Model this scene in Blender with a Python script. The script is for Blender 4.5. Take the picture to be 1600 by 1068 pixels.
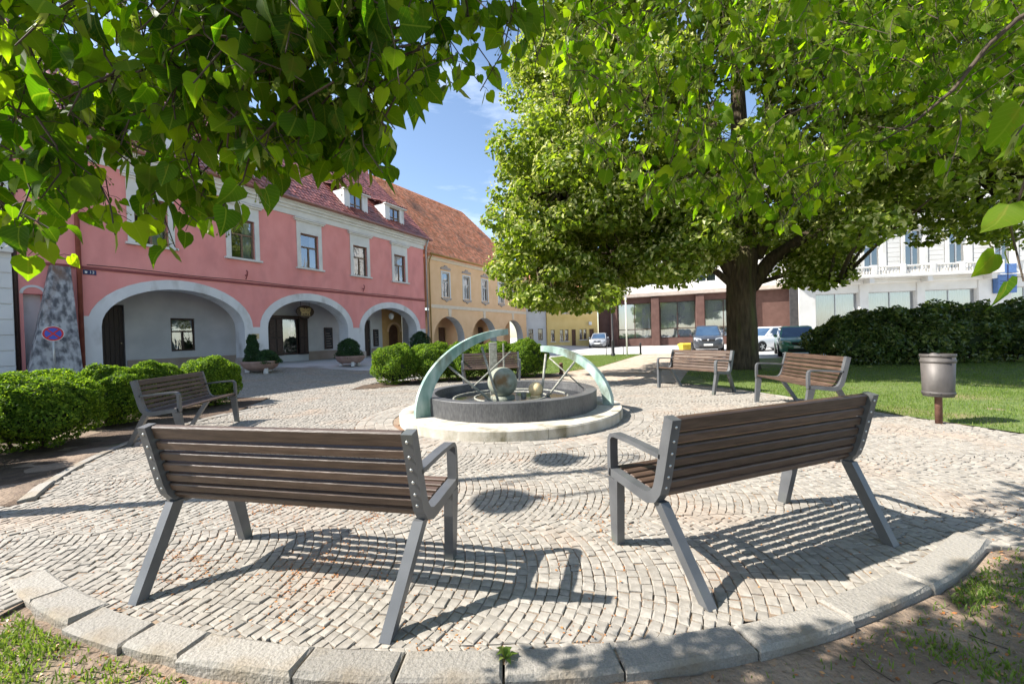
import bpy, math, random
import numpy as np
from mathutils import Matrix, Vector

# ------------------------------------------------------------------ camera, sky, sun, exposure
sc = bpy.context.scene
for o in list(bpy.data.objects):
    bpy.data.objects.remove(o, do_unlink=True)
COL = sc.collection
R = math.radians
CAM_H = 1.30
F_PX, PITCH, ROLL = 630.24, R(0.6536), R(1.757)
cam_data = bpy.data.cameras.new('camera')
cam_data.sensor_width = 36.0
cam_data.lens = 36.0 * F_PX / 1600.0
cam_data.clip_start, cam_data.clip_end = 0.05, 3000.0
cam = bpy.data.objects.new('camera', cam_data)
COL.objects.link(cam)
cam.matrix_world = Matrix.Translation((0, 0, CAM_H)) @ Matrix.Rotation(R(90) - PITCH, 4, 'X') @ Matrix.Rotation(-ROLL, 4, 'Z')
sc.camera = cam

SHX, SHY = 1.041, 0.1335                       # metres of shadow per metre of height, measured from the bench shadows
SUN_EL = math.atan(1 / math.hypot(SHX, SHY))
world = bpy.data.worlds.new('World')
sc.world = world
world.use_nodes = True
wn, wl = world.node_tree.nodes, world.node_tree.links
wn.clear()
sky = wn.new('ShaderNodeTexSky')
sky.sky_type = 'NISHITA'
sky.sun_disc = False
sky.sun_elevation = SUN_EL
sky.sun_rotation = math.atan2(-SHX, -SHY)
sky.air_density, sky.dust_density, sky.ozone_density = 1.0, 0.6, 1.2
# thin high cloud drifting over the whole sky
tc = wn.new('ShaderNodeTexCoord')
mp = wn.new('ShaderNodeMapping')
mp.inputs['Scale'].default_value = (1.2, 1.6, 5.0)
cn = wn.new('ShaderNodeTexNoise')
cn.inputs['Scale'].default_value = 2.2
cn.inputs['Detail'].default_value = 7.0
cn.inputs['Roughness'].default_value = 0.62
cr = wn.new('ShaderNodeValToRGB')
cr.color_ramp.elements[0].position, cr.color_ramp.elements[1].position = 0.50, 0.82
cr.color_ramp.elements[0].color, cr.color_ramp.elements[1].color = (0, 0, 0, 1), (0.55, 0.55, 0.55, 1)
cm = wn.new('ShaderNodeMixRGB')
cm.inputs['Color2'].default_value = (7.5, 8.0, 8.6, 1)
bg = wn.new('ShaderNodeBackground')
bg.inputs['Strength'].default_value = 0.105
wo = wn.new('ShaderNodeOutputWorld')
wl.new(tc.outputs['Generated'], mp.inputs['Vector'])
wl.new(mp.outputs['Vector'], cn.inputs['Vector'])
wl.new(cn.outputs['Fac'], cr.inputs['Fac'])
wl.new(cr.outputs['Color'], cm.inputs['Fac'])
wl.new(sky.outputs['Color'], cm.inputs['Color1'])
wl.new(cm.outputs['Color'], bg.inputs['Color'])
wl.new(bg.outputs['Background'], wo.inputs['Surface'])

sun_d = bpy.data.lights.new('sun', 'SUN')
sun_d.energy = 4.9
sun_d.angle = R(0.53)
sun_d.color = (1.0, 0.955, 0.88)
sun = bpy.data.objects.new('sun', sun_d)
COL.objects.link(sun)
sun.rotation_euler = Vector((SHX, SHY, -1)).to_track_quat('-Z', 'Y').to_euler()
sun.location = (-20, -4, 30)
sc.view_settings.view_transform = 'Standard'
sc.view_settings.look = 'None'
sc.view_settings.gamma = 1.0
sc.view_settings.use_curve_mapping = False
sc.view_settings.exposure = 1.3
sc.render.engine = 'CYCLES'
sc.cycles.use_denoising = True
sc.cycles.max_bounces = 6
sc.cycles.transparent_max_bounces = 8

# ------------------------------------------------------------------ helpers
rng = np.random.default_rng(7)
rnd = random.Random(11)
def px_ray(px, py):
    u0, v0 = px - 800, py - 534
    c, s = math.cos(ROLL), math.sin(ROLL)
    u, v = c * u0 - s * v0, s * u0 + c * v0
    x, y, z = u / F_PX, 1.0, -v / F_PX
    cp, sp = math.cos(PITCH), math.sin(PITCH)
    return (x, y * cp + z * sp, z * cp - y * sp)
def at_depth(px, py, Y):
    r = px_ray(px, py)
    t = Y / r[1]
    return Vector((r[0] * t, Y, CAM_H + r[2] * t))
def to_px(p):
    x, y, z = p[0], p[1], p[2] - CAM_H
    cp, sp = math.cos(PITCH), math.sin(PITCH)
    yc, zc = y * cp - z * sp, z * cp + y * sp
    if yc < 0.05:
        return None
    u, v = F_PX * x / yc, -F_PX * zc / yc
    c, s = math.cos(ROLL), math.sin(ROLL)
    return (800 + c * u + s * v, 534 - s * u + c * v)

# facade line of the pink house: the paving rises gently towards it
P_TH = R(28.5)
P_C = (-6.0666, 28.5)
P_U = (math.sin(P_TH), math.cos(P_TH))
P_N = (P_U[1], -P_U[0])
def gz(x, y):
    q = (x - P_C[0]) * P_N[0] + (y - P_C[1]) * P_N[1]
    t = min(max((8.2 - q) / 6.7, 0), 1)
    f = min(max((60 - y) / 15, 0), 1)
    return 0.40 * t * t * (3 - 2 * t) * f

def tag(o, label=None, cat=None, group=None, kind=None):
    if label: o['label'] = label
    if cat: o['category'] = cat
    if group: o['group'] = group
    if kind: o['kind'] = kind
    return o
def empty(name, loc=(0, 0, 0), rz=0.0, label=None, cat=None, group=None):
    o = bpy.data.objects.new(name, None)
    o.empty_display_size = 0.2
    COL.objects.link(o)
    o.location = loc
    o.rotation_euler = (0, 0, rz)
    return tag(o, label, cat, group)
def copy_tree(o, parent=None):
    c = o.copy()
    COL.objects.link(c)
    if parent is not None: c.parent = parent
    for ch in list(o.children):
        copy_tree(ch, c)
    return c
def link(name, me, m, parent=None, loc=None, rot=None):
    o = bpy.data.objects.new(name, me)
    COL.objects.link(o)
    if m is not None and not me.materials: me.materials.append(m)
    if parent is not None: o.parent = parent
    if loc is not None: o.location = loc
    if rot is not None: o.rotation_euler = rot
    return o
def np_mesh(name, V, Q, smooth=False, uv=None):
    """V (n,3) array, Q (m,k) array of k-gons"""
    V = np.asarray(V, dtype=np.float32); Q = np.asarray(Q, dtype=np.int32)
    me = bpy.data.meshes.new(name)
    m, k = Q.shape
    me.vertices.add(len(V)); me.loops.add(m * k); me.polygons.add(m)
    me.vertices.foreach_set('co', V.ravel())
    me.loops.foreach_set('vertex_index', Q.ravel())
    me.polygons.foreach_set('loop_start', np.arange(0, m * k, k, dtype=np.int32))
    me.polygons.foreach_set('use_smooth', np.full(m, bool(smooth)))
    if uv is not None:
        at = me.attributes.new('leaf_uv', 'FLOAT_VECTOR', 'POINT')
        at.data.foreach_set('vector', np.asarray(uv, dtype=np.float32).ravel())
    me.update(calc_edges=True)
    return me

class MB:
    def __init__(s): s.v, s.f, s.sm = [], [], []
    def add(s, vs, fs, smooth=False):
        b = len(s.v)
        s.v += [tuple(p) for p in vs]
        s.f += [tuple(b + i for i in f) for f in fs]
        s.sm += [smooth] * len(fs)
        return s
    def box(s, x0, x1, y0, y1, z0, z1, bev=0.0):
        if bev <= 0:
            vs = [(x, y, z) for z in (z0, z1) for y in (y0, y1) for x in (x0, x1)]
            return s.add(vs, [(0, 2, 3, 1), (4, 5, 7, 6), (0, 1, 5, 4), (2, 6, 7, 3), (0, 4, 6, 2), (1, 3, 7, 5)])
        b = bev
        vs = []
        for z, i in ((z0, b), (z0 + b, 0), (z1 - b, 0), (z1, b)):
            a0, a1, c0, c1 = x0 + i, x1 - i, y0 + i, y1 - i
            if i: vs += [(a0 , c0, z), (a1, c0, z), (a1, c0, z), (a1, c1, z), (a1, c1, z), (a0, c1, z), (a0, c1, z), (a0, c0, z)]
            else: vs += [(x0 + b, y0, z), (x1 - b, y0, z), (x1, y0 + b, z), (x1, y1 - b, z), (x1 - b, y1, z), (x0 + b, y1, z), (x0, y1 - b, z), (x0, y0 + b, z)]
        fs = [(7, 6, 5, 4, 3, 2, 1, 0), tuple(range(24, 32))]
        for k in range(3):
            for i in range(8):
                j = (i + 1) % 8
                fs.append((k * 8 + i, k * 8 + j, (k + 1) * 8 + j, (k + 1) * 8 + i))
        return s.add(vs, fs)
    def obox(s, c, ax, ay, az, hx, hy, hz):
        c, ax, ay, az = Vector(c), Vector(ax), Vector(ay), Vector(az)
        vs = [c + ax * (i * hx) + ay * (j * hy) + az * (k * hz) for k in (-1, 1) for j in (-1, 1) for i in (-1, 1)]
        return s.add(vs, [(0, 2, 3, 1), (4, 5, 7, 6), (0, 1, 5, 4), (2, 6, 7, 3), (0, 4, 6, 2), (1, 3, 7, 5)])
    def tube(s, pts, rad, n=6, cap=True, smooth=True):
        pts = [Vector(p) for p in pts]
        if not hasattr(rad, '__len__'): rad = [rad] * len(pts)
        vs, ref = [], None
        for i, p in enumerate(pts):
            d = (pts[min(i + 1, len(pts) - 1)] - pts[max(i - 1, 0)]).normalized()
            if ref is None:
                ref = d.orthogonal().normalized()
            ref = (ref - d * ref.dot(d))
            ref = ref.normalized() if ref.length > 1e-6 else d.orthogonal().normalized()
            b = d.cross(ref)
            for k in range(n):
                a = 2 * math.pi * k / n
                vs.append(p + (ref * math.cos(a) + b * math.sin(a)) * rad[i])
        fs = [(i * n + k, i * n + (k + 1) % n, (i + 1) * n + (k + 1) % n, (i + 1) * n + k) for i in range(len(pts) - 1) for k in range(n)]
        s.add(vs, fs, smooth)
        if cap:
            b = len(s.v) - len(vs)
            s.f += [tuple(b + k for k in reversed(range(n))), tuple(b + (len(pts) - 1) * n + k for k in range(n))]
            s.sm += [False, False]
        return s
    def sweep(s, path, wx, x0, closed_ends=True):
        """bar of rectangular section: path of (y, z, halfwidth) in the yz-plane, x from x0 to x0+wx"""
        n = len(path); vs = []
        for i, (y, z, hw) in enumerate(path):
            a, b = path[max(i - 1, 0)], path[min(i + 1, n - 1)]
            dy, dz = b[0] - a[0], b[1] - a[1]
            l = math.hypot(dy, dz); ny, nz = -dz / l, dy / l
            for sx, sn in ((x0, 1), (x0 + wx, 1), (x0 + wx, -1), (x0, -1)):
                vs.append((sx, y + ny * hw * sn, z + nz * hw * sn))
        fs = [(i * 4 + k, i * 4 + (k + 1) % 4, (i + 1) * 4 + (k + 1) % 4, (i + 1) * 4 + k) for i in range(n - 1) for k in range(4)]
        fs += [(3, 2, 1, 0), tuple((n - 1) * 4 + k for k in range(4))]
        return s.add(vs, fs)
    def prism(s, poly, z0, z1):
        n = len(poly)
        vs = [(x, y, z0) for x, y in poly] + [(x, y, z1) for x, y in poly]
        fs = [tuple(reversed(range(n))), tuple(range(n, 2 * n))] + [(i, (i + 1) % n, n + (i + 1) % n, n + i) for i in range(n)]
        return s.add(vs, fs)
    def prism_xz(s, poly, y0, y1):
        n = len(poly)
        vs = [(x, y0, z) for x, z in poly] + [(x, y1, z) for x, z in poly]
        fs = [tuple(range(n)), tuple(reversed(range(n, 2 * n)))] + [((i + 1) % n, i, n + i, n + (i + 1) % n) for i in range(n)]
        return s.add(vs, fs)
    def lathe(s, prof, n=32, c=(0, 0), smooth=True, a0=0.0, a1=2 * math.pi, hard=False):
        if hard:
            for q in zip(prof[:-1], prof[1:]): s.lathe(list(q), n, c, smooth, a0, a1)
            return s
        full = abs(a1 - a0 - 2 * math.pi) < 1e-6
        m = n if full else n + 1
        vs = [(c[0] + r * math.cos(a0 + (a1 - a0) * k / n), c[1] + r * math.sin(a0 + (a1 - a0) * k / n), z) for r, z in prof for k in range(m)]
        fs = []
        for i in range(len(prof) - 1):
            for k in range(n):
                k2 = (k + 1) % m if full else k + 1
                fs.append((i * m + k, i * m + k2, (i + 1) * m + k2, (i + 1) * m + k))
        return s.add(vs, fs, smooth)
    def disc(s, r, z, n=32, c=(0, 0)):
        return s.add([(c[0] + r * math.cos(2 * math.pi * k / n), c[1] + r * math.sin(2 * math.pi * k / n), z) for k in range(n)], [tuple(range(n))])
    def ball(s, c, r, nu=24, nv=14, sq=1.0):
        vs = [(c[0], c[1], c[2] - r * sq)]
        for j in range(1, nv):
            b = -math.pi / 2 + math.pi * j / nv
            vs += [(c[0] + r * math.cos(b) * math.cos(2 * math.pi * k / nu), c[1] + r * math.cos(b) * math.sin(2 * math.pi * k / nu), c[2] + r * sq * math.sin(b)) for k in range(nu)]
        vs.append((c[0], c[1], c[2] + r * sq))
        fs = [(0, 1 + (k + 1) % nu, 1 + k) for k in range(nu)]
        for j in range(nv - 2):
            fs += [(1 + j * nu + k, 1 + j * nu + (k + 1) % nu, 1 + (j + 1) * nu + (k + 1) % nu, 1 + (j + 1) * nu + k) for k in range(nu)]
        t = len(vs) - 1
        fs += [(t, 1 + (nv - 2) * nu + k, 1 + (nv - 2) * nu + (k + 1) % nu) for k in range(nu)]
        return s.add(vs, fs, True)
    def mesh(s, name):
        me = bpy.data.meshes.new(name)
        me.from_pydata(s.v, [], s.f)
        me.polygons.foreach_set('use_smooth', s.sm)
        me.update()
        return me
    def build(s, name, m, parent=None, loc=None, rot=None):
        return link(name, s.mesh(name), m, parent, loc, rot)

# ------------------------------------------------------------------ materials
def nodes_of(name):
    m = bpy.data.materials.new(name)
    m.use_nodes = True
    nt = m.node_tree
    nt.nodes.clear()
    out = nt.nodes.new('ShaderNodeOutputMaterial')
    return m, nt.nodes, nt.links, out
def rgb(c): return (c[0], c[1], c[2], 1)
def mat(name, col, col2=None, rough=0.8, scale=4.0, detail=6.0, contrast=(0.3, 0.7), bump=0.15, bscale=60.0, bdist=0.01,
        metal=0.0, spec=0.4, vary=None, vary_amt=0.25, stain=None, stain_scale=1.0, stain_pos=(0.55, 0.7), stretch=(1, 1, 1), coat=0.0, voro=None, coat_rough=0.08):
    m, N, L, out = nodes_of(name)
    p = N.new('ShaderNodeBsdfPrincipled')
    L.new(p.outputs[0], out.inputs[0])
    tcn = N.new('ShaderNodeTexCoord')
    mpn = N.new('ShaderNodeMapping')
    mpn.inputs['Scale'].default_value = stretch
    L.new(tcn.outputs['Object'], mpn.inputs['Vector'])
    nz = N.new('ShaderNodeTexNoise')
    nz.inputs['Scale'].default_value, nz.inputs['Detail'].default_value = scale, detail
    L.new(mpn.outputs[0], nz.inputs['Vector'])
    rp = N.new('ShaderNodeValToRGB')
    rp.color_ramp.elements[0].position, rp.color_ramp.elements[1].position = contrast
    if col2 is None: col2 = tuple(min(c * 1.25, 1) for c in col); col = tuple(c * 0.8 for c in col)
    rp.color_ramp.elements[0].color, rp.color_ramp.elements[1].color = rgb(col), rgb(col2)
    L.new(nz.outputs['Fac'], rp.inputs['Fac'])
    cur = rp.outputs['Color']
    if stain:
        n2 = N.new('ShaderNodeTexNoise')
        n2.inputs['Scale'].default_value, n2.inputs['Detail'].default_value = stain_scale, 8.0
        L.new(mpn.outputs[0], n2.inputs['Vector'])
        r2 = N.new('ShaderNodeValToRGB')
        r2.color_ramp.elements[0].position, r2.color_ramp.elements[1].position = stain_pos
        L.new(n2.outputs['Fac'], r2.inputs['Fac'])
        mx = N.new('ShaderNodeMixRGB')
        mx.inputs['Color2'].default_value = rgb(stain)
        L.new(r2.outputs['Color'], mx.inputs['Fac'])
        L.new(cur, mx.inputs['Color1'])
        cur = mx.outputs['Color']
    if vary:
        if vary == 'island':
            g = N.new('ShaderNodeNewGeometry'); src = g.outputs['Random Per Island']
        else:
            g = N.new('ShaderNodeObjectInfo'); src = g.outputs['Random']
        mr = N.new('ShaderNodeMapRange')
        mr.inputs['To Min'].default_value, mr.inputs['To Max'].default_value = 1 - vary_amt, 1 + vary_amt
        L.new(src, mr.inputs['Value'])
        hs = N.new('ShaderNodeHueSaturation')
        L.new(mr.outputs[0], hs.inputs['Value'])
        L.new(cur, hs.inputs['Color'])
        cur = hs.outputs['Color']
    L.new(cur, p.inputs['Base Color'])
    p.inputs['Roughness'].default_value = rough
    p.inputs['Metallic'].default_value = metal
    p.inputs['Specular IOR Level'].default_value = spec
    p.inputs['Coat Weight'].default_value = coat
    p.inputs['Coat Roughness'].default_value = coat_rough
    if bump > 0:
        if voro:
            bn = N.new('ShaderNodeTexVoronoi'); bn.feature = 'DISTANCE_TO_EDGE'
            bn.inputs['Scale'].default_value = voro
            hh = bn.outputs['Distance']
            mm = N.new('ShaderNodeMath'); mm.operation = 'MINIMUM'; mm.inputs[1].default_value = 0.08
            L.new(hh, mm.inputs[0]); hh = mm.outputs[0]
        else:
            bn = N.new('ShaderNodeTexNoise')
            bn.inputs['Scale'].default_value, bn.inputs['Detail'].default_value = bscale, 6.0
            hh = bn.outputs['Fac']
        L.new(mpn.outputs[0], bn.inputs['Vector'])
        bp = N.new('ShaderNodeBump')
        bp.inputs['Strength'].default_value, bp.inputs['Distance'].default_value = bump, bdist
        L.new(hh, bp.inputs['Height'])
        L.new(bp.outputs[0], p.inputs['Normal'])
    return m
def leaf_mat(name, dark, mid, light, trans=0.45, vary='island', rough=0.45, tint=(1.25, 1.25, 0.5), spec=0.35, veins=False):
    m, N, L, out = nodes_of(name)
    g = N.new('ShaderNodeNewGeometry') if vary == 'island' else N.new('ShaderNodeObjectInfo')
    src = g.outputs['Random Per Island' if vary == 'island' else 'Random']
    rp = N.new('ShaderNodeValToRGB')
    e = rp.color_ramp.elements
    e[0].color, e[1].color = rgb(dark), rgb(light)
    e.new(0.55).color = rgb(mid)
    L.new(src, rp.inputs['Fac'])
    p = N.new('ShaderNodeBsdfPrincipled')
    p.inputs['Roughness'].default_value = rough
    p.inputs['Specular IOR Level'].default_value = spec
    cur = rp.outputs['Color']
    if veins:
        at = N.new('ShaderNodeAttribute'); at.attribute_name = 'leaf_uv'
        sx = N.new('ShaderNodeSeparateXYZ'); L.new(at.outputs['Vector'], sx.inputs[0])
        def mth(op, a, b=None, c=None):
            n = N.new('ShaderNodeMath'); n.operation = op
            for i, v in enumerate((a, b, c)):
                if v is None: continue
                if isinstance(v, (int, float)): n.inputs[i].default_value = v
                else: L.new(v, n.inputs[i])
            return n.outputs[0]
        ax = mth('ABSOLUTE', sx.outputs[0])
        rib = mth('LESS_THAN', ax, 0.022)
        ph = mth('FRACT', mth('MULTIPLY', mth('SUBTRACT', sx.outputs[1], mth('MULTIPLY', ax, 0.75)), 7.0))
        sv = mth('LESS_THAN', ph, 0.10)
        vein = mth('MAXIMUM', rib, mth('MULTIPLY', sv, 0.55))
        # blotches and dry edges
        tcn = N.new('ShaderNodeTexCoord'); nz = N.new('ShaderNodeTexNoise'); nz.inputs['Scale'].default_value = 38.0; nz.inputs['Detail'].default_value = 5.0
        L.new(tcn.outputs['Object'], nz.inputs['Vector'])
        bl = mth('MULTIPLY', mth('GREATER_THAN', nz.outputs['Fac'], 0.64), 0.35)
        m1 = N.new('ShaderNodeMixRGB'); m1.inputs['Color2'].default_value = (0.16, 0.19, 0.035, 1)
        L.new(mth('MULTIPLY', vein, 0.5), m1.inputs['Fac']); L.new(cur, m1.inputs['Color1'])
        m2 = N.new('ShaderNodeMixRGB'); m2.inputs['Color2'].default_value = (0.14, 0.125, 0.02, 1)
        L.new(bl, m2.inputs['Fac']); L.new(m1.outputs['Color'], m2.inputs['Color1'])
        cur = m2.outputs['Color']
        bp = N.new('ShaderNodeBump'); bp.inputs['Strength'].default_value = 0.5; bp.inputs['Distance'].default_value = 0.002
        L.new(mth('SUBTRACT', nz.outputs['Fac'], vein), bp.inputs['Height']); L.new(bp.outputs[0], p.inputs['Normal'])
    L.new(cur, p.inputs['Base Color'])
    t = N.new('ShaderNodeBsdfTranslucent')
    mu = N.new('ShaderNodeMixRGB'); mu.blend_type = 'MULTIPLY'
    mu.inputs['Fac'].default_value = 1.0
    mu.inputs['Color2'].default_value = (tint[0] * 2, tint[1] * 2, tint[2] * 2, 1)
    L.new(cur, mu.inputs['Color1'])
    L.new(mu.outputs['Color'], t.inputs['Color'])
    ms = N.new('ShaderNodeMixShader')
    ms.inputs['Fac'].default_value = trans
    L.new(p.outputs[0], ms.inputs[1]); L.new(t.outputs[0], ms.inputs[2])
    L.new(ms.outputs[0], out.inputs[0])
    return m
def glass_mat(name, tint=(0.75, 0.82, 0.88), refl=0.12, rough=0.02, base=None):
    m, N, L, out = nodes_of(name)
    tr = N.new('ShaderNodeBsdfTransparent'); tr.inputs[0].default_value = rgb(tint)
    gl = N.new('ShaderNodeBsdfGlossy'); gl.inputs['Roughness'].default_value = rough
    gl.inputs[0].default_value = (0.92, 0.95, 1, 1)
    fr = N.new('ShaderNodeFresnel'); fr.inputs[0].default_value = 1.5
    ad = N.new('ShaderNodeMath'); ad.operation = 'ADD'; ad.use_clamp = True
    ad.inputs[1].default_value = refl
    L.new(fr.outputs[0], ad.inputs[0])
    # slight waviness of old panes
    nz = N.new('ShaderNodeTexNoise'); nz.inputs['Scale'].default_value = 2.5
    bp = N.new('ShaderNodeBump'); bp.inputs['Strength'].default_value = 0.12; bp.inputs['Distance'].default_value = 0.02
    L.new(nz.outputs['Fac'], bp.inputs['Height'])
    L.new(bp.outputs[0], gl.inputs['Normal'])
    ms = N.new('ShaderNodeMixShader')
    L.new(ad.outputs[0], ms.inputs['Fac'])
    L.new(tr.outputs[0], ms.inputs[1]); L.new(gl.outputs[0], ms.inputs[2])
    L.new(ms.outputs[0], out.inputs[0])
    return m

M = {}
M['stone'] = mat('granite_sett', (0.215, 0.193, 0.163), (0.33, 0.302, 0.262), rough=0.88, scale=22, bump=0.35, bscale=110, bdist=0.004, vary='island', vary_amt=0.13, stain=(0.31, 0.245, 0.19), stain_scale=1.1, stain_pos=(0.52, 0.76))
M['stone_o'] = mat('granite_sett_near', (0.215, 0.193, 0.163), (0.33, 0.302, 0.262), rough=0.88, scale=22, bump=0.35, bscale=110, bdist=0.004, vary='object', vary_amt=0.13)
M['kerb'] = mat('granite_kerb', (0.205, 0.188, 0.162), (0.305, 0.282, 0.25), rough=0.88, scale=150, detail=4, contrast=(0.3, 0.7), bump=0.7, bscale=60, bdist=0.012, vary='object', vary_amt=0.16, stain=(0.22, 0.175, 0.12), stain_scale=3.0, stain_pos=(0.5, 0.72))
M['joint'] = mat('joint_sand', (0.17, 0.125, 0.088), (0.29, 0.215, 0.15), rough=0.95, scale=6, bump=0.6, bscale=150, bdist=0.01, stain=(0.20, 0.09, 0.04), stain_scale=1.1, stain_pos=(0.5, 0.7))
M['soil'] = mat('soil', (0.135, 0.095, 0.068), (0.31, 0.23, 0.165), rough=0.95, scale=3.0, detail=9, bump=0.8, bscale=30, bdist=0.03, stain=(0.07, 0.085, 0.03), stain_scale=1.2, stain_pos=(0.56, 0.68))
M['bed'] = mat('bed_soil', (0.05, 0.033, 0.022), (0.13, 0.085, 0.055), rough=0.95, scale=8, bump=0.9, bscale=40, bdist=0.03)
M['lawn'] = mat('lawn_base', (0.075, 0.12, 0.025), (0.15, 0.19, 0.05), rough=0.95, scale=3.5, detail=9, bump=0.7, bscale=60, bdist=0.03, stain=(0.21, 0.17, 0.08), stain_scale=0.9, stain_pos=(0.55, 0.72))
M['paving'] = mat('square_paving', (0.36, 0.345, 0.32), (0.50, 0.48, 0.45), rough=0.9, scale=0.8, bump=0.6, bdist=0.02, voro=9.0, stain=(0.28, 0.25, 0.21), stain_scale=0.5)
M['road'] = mat('road_concrete', (0.40, 0.39, 0.375), (0.52, 0.51, 0.49), rough=0.9, scale=0.6, bump=0.3, bscale=60, stain=(0.30, 0.29, 0.28), stain_scale=0.3)
M['ochre_path'] = mat('gravel_path', (0.34, 0.265, 0.20), (0.50, 0.42, 0.34), rough=0.95, scale=9, bump=0.7, bscale=110, bdist=0.012, stain=(0.36, 0.22, 0.13), stain_scale=1.4)
M['wood'] = mat('bench_wood', (0.048, 0.027, 0.018), (0.105, 0.066, 0.046), rough=0.5, scale=5, stretch=(1.2, 14, 14), bump=0.35, bscale=20, bdist=0.004, vary='object', vary_amt=0.22, spec=0.5)
M['bench_metal'] = mat('bench_metal', (0.070, 0.073, 0.078), (0.105, 0.108, 0.113), rough=0.42, scale=6, bump=0.08, bscale=300, bdist=0.001, spec=0.6, stain=(0.10, 0.11, 0.085), stain_scale=3, stain_pos=(0.6, 0.75))
M['screw'] = mat('screw', (0.5, 0.5, 0.48), rough=0.35, metal=0.9, bump=0)
M['slab'] = mat('fountain_slab', (0.38, 0.34, 0.27), (0.55, 0.51, 0.44), rough=0.9, scale=5, bump=0.5, bscale=60, stain=(0.17, 0.15, 0.095), stain_scale=2.4, stain_pos=(0.5, 0.66), stretch=(1.3, 1.3, 0.6))
M['basin'] = mat('dark_granite', (0.050, 0.050, 0.053), (0.105, 0.105, 0.105), rough=0.5, scale=60, detail=3, bump=0.15, bscale=100, bdist=0.003, stain=(0.15, 0.15, 0.145), stain_scale=2.2, stain_pos=(0.5, 0.85), stretch=(1, 1, 0.25))
M['basin_floor'] = mat('basin_floor', (0.32, 0.315, 0.30), (0.50, 0.49, 0.47), rough=0.7, scale=4, bump=0.3, bscale=40)
M['copper'] = mat('green_copper', (0.13, 0.235, 0.20), (0.42, 0.51, 0.46), rough=0.6, scale=6, detail=12, contrast=(0.34, 0.68), bump=0.4, bscale=30, bdist=0.006, stain=(0.11, 0.125, 0.085), stain_scale=4.5, stain_pos=(0.54, 0.68), stretch=(1, 1, 0.35))
M['rod'] = mat('weathered_rod', (0.16, 0.16, 0.13), (0.34, 0.33, 0.28), rough=0.6, scale=20, bump=0.2)
M['ball'] = mat('mossy_ball', (0.13, 0.145, 0.105), (0.32, 0.335, 0.27), rough=0.7, scale=7, bump=0.4, bscale=50, stain=(0.17, 0.10, 0.04), stain_scale=3.2, stain_pos=(0.5, 0.65))
M['ball2'] = mat('sandstone_ball', (0.50, 0.36, 0.17), (0.68, 0.53, 0.30), rough=0.7, scale=8, bump=0.4, stain=(0.22, 0.17, 0.10), stain_scale=6)
M['water'] = glass_mat('basin_water', (0.92, 0.94, 0.92), 0.02, 0.08)
M['pink'] = mat('pink_plaster', (0.73, 0.270, 0.245), (0.81, 0.33, 0.30), rough=0.9, scale=1.2, detail=9, bump=0.3, bscale=25, bdist=0.010, stain=(0.62, 0.235, 0.22), stain_scale=1.0, stain_pos=(0.5, 0.8), stretch=(1.3, 1.3, 0.7))
M['white_pl'] = mat('white_plaster', (0.60, 0.595, 0.60), (0.72, 0.71, 0.705), rough=0.9, scale=1.5, detail=9, bump=0.25, bscale=30, bdist=0.008, stain=(0.42, 0.395, 0.37), stain_scale=1.8, stain_pos=(0.52, 0.76), stretch=(1, 1, 0.5))
M['arcade_pl'] = mat('dimmed_arcade_plaster', (0.47, 0.47, 0.48), (0.58, 0.575, 0.58), rough=0.9, scale=1.5, detail=9, bump=0.25, bscale=30, bdist=0.008)  # white plaster with the arcade's shade put into its colour
M['cream'] = mat('cornice_cream', (0.62, 0.60, 0.56), (0.72, 0.70, 0.66), rough=0.9, scale=2, bump=0.15)
M['dado'] = mat('beige_dado', (0.30, 0.235, 0.19), (0.37, 0.30, 0.25), rough=0.9, scale=2, bump=0.15)
M['redline'] = mat('dark_red_band', (0.22, 0.055, 0.055), (0.28, 0.08, 0.075), rough=0.8, bump=0.1)
M['pipe_red'] = mat('red_brown_pipe', (0.20, 0.05, 0.03), (0.27, 0.08, 0.05), rough=0.5, bump=0.05)
M['gutter'] = mat('copper_gutter', (0.20, 0.085, 0.06), (0.28, 0.12, 0.08), rough=0.5, bump=0.1)
M['pipe_ochre'] = mat('ochre_pipe', (0.34, 0.20, 0.05), (0.42, 0.26, 0.08), rough=0.5, bump=0.05)
M['tile_dark'] = mat('glazed_tile', (0.20, 0.058, 0.045), (0.33, 0.115, 0.085), rough=0.36, scale=3, bump=0.15, spec=0.5, coat=0.25, coat_rough=0.2, vary='island', vary_amt=0.35)
M['tile_orange'] = mat('clay_tile', (0.68, 0.25, 0.12), (0.86, 0.42, 0.25), rough=0.9, spec=0.1, scale=2, bump=0.3, vary='island', vary_amt=0.30, stain=(0.30, 0.17, 0.12), stain_scale=0.5)
M['peach'] = mat('peach_plaster', (0.76, 0.48, 0.26), (0.84, 0.56, 0.33), rough=0.9, scale=1.2, detail=9, bump=0.2, bscale=30, bdist=0.008)
M['peach_l'] = mat('pale_peach', (0.70, 0.58, 0.44), (0.76, 0.65, 0.51), rough=0.9, bump=0.15)
M['ornament'] = mat('ornament_stone', (0.36, 0.30, 0.26), (0.46, 0.39, 0.34), rough=0.9, bump=0.2)
M['yellow'] = mat('yellow_plaster', (0.66, 0.47, 0.17), (0.74, 0.55, 0.23), rough=0.9, scale=1.0, bump=0.2)
M['grey_pl'] = mat('grey_white_plaster', (0.58, 0.57, 0.56), (0.68, 0.67, 0.655), rough=0.9, scale=1.0, bump=0.2)
M['brownpanel'] = mat('brown_clad', (0.085, 0.042, 0.033), (0.12, 0.064, 0.052), rough=0.75, scale=2, bump=0.2)
M['palace'] = mat('palace_white', (0.60, 0.58, 0.54), (0.70, 0.68, 0.64), rough=0.9, scale=1.0, bump=0.2, stain=(0.60, 0.57, 0.51), stain_scale=0.8)
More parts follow.
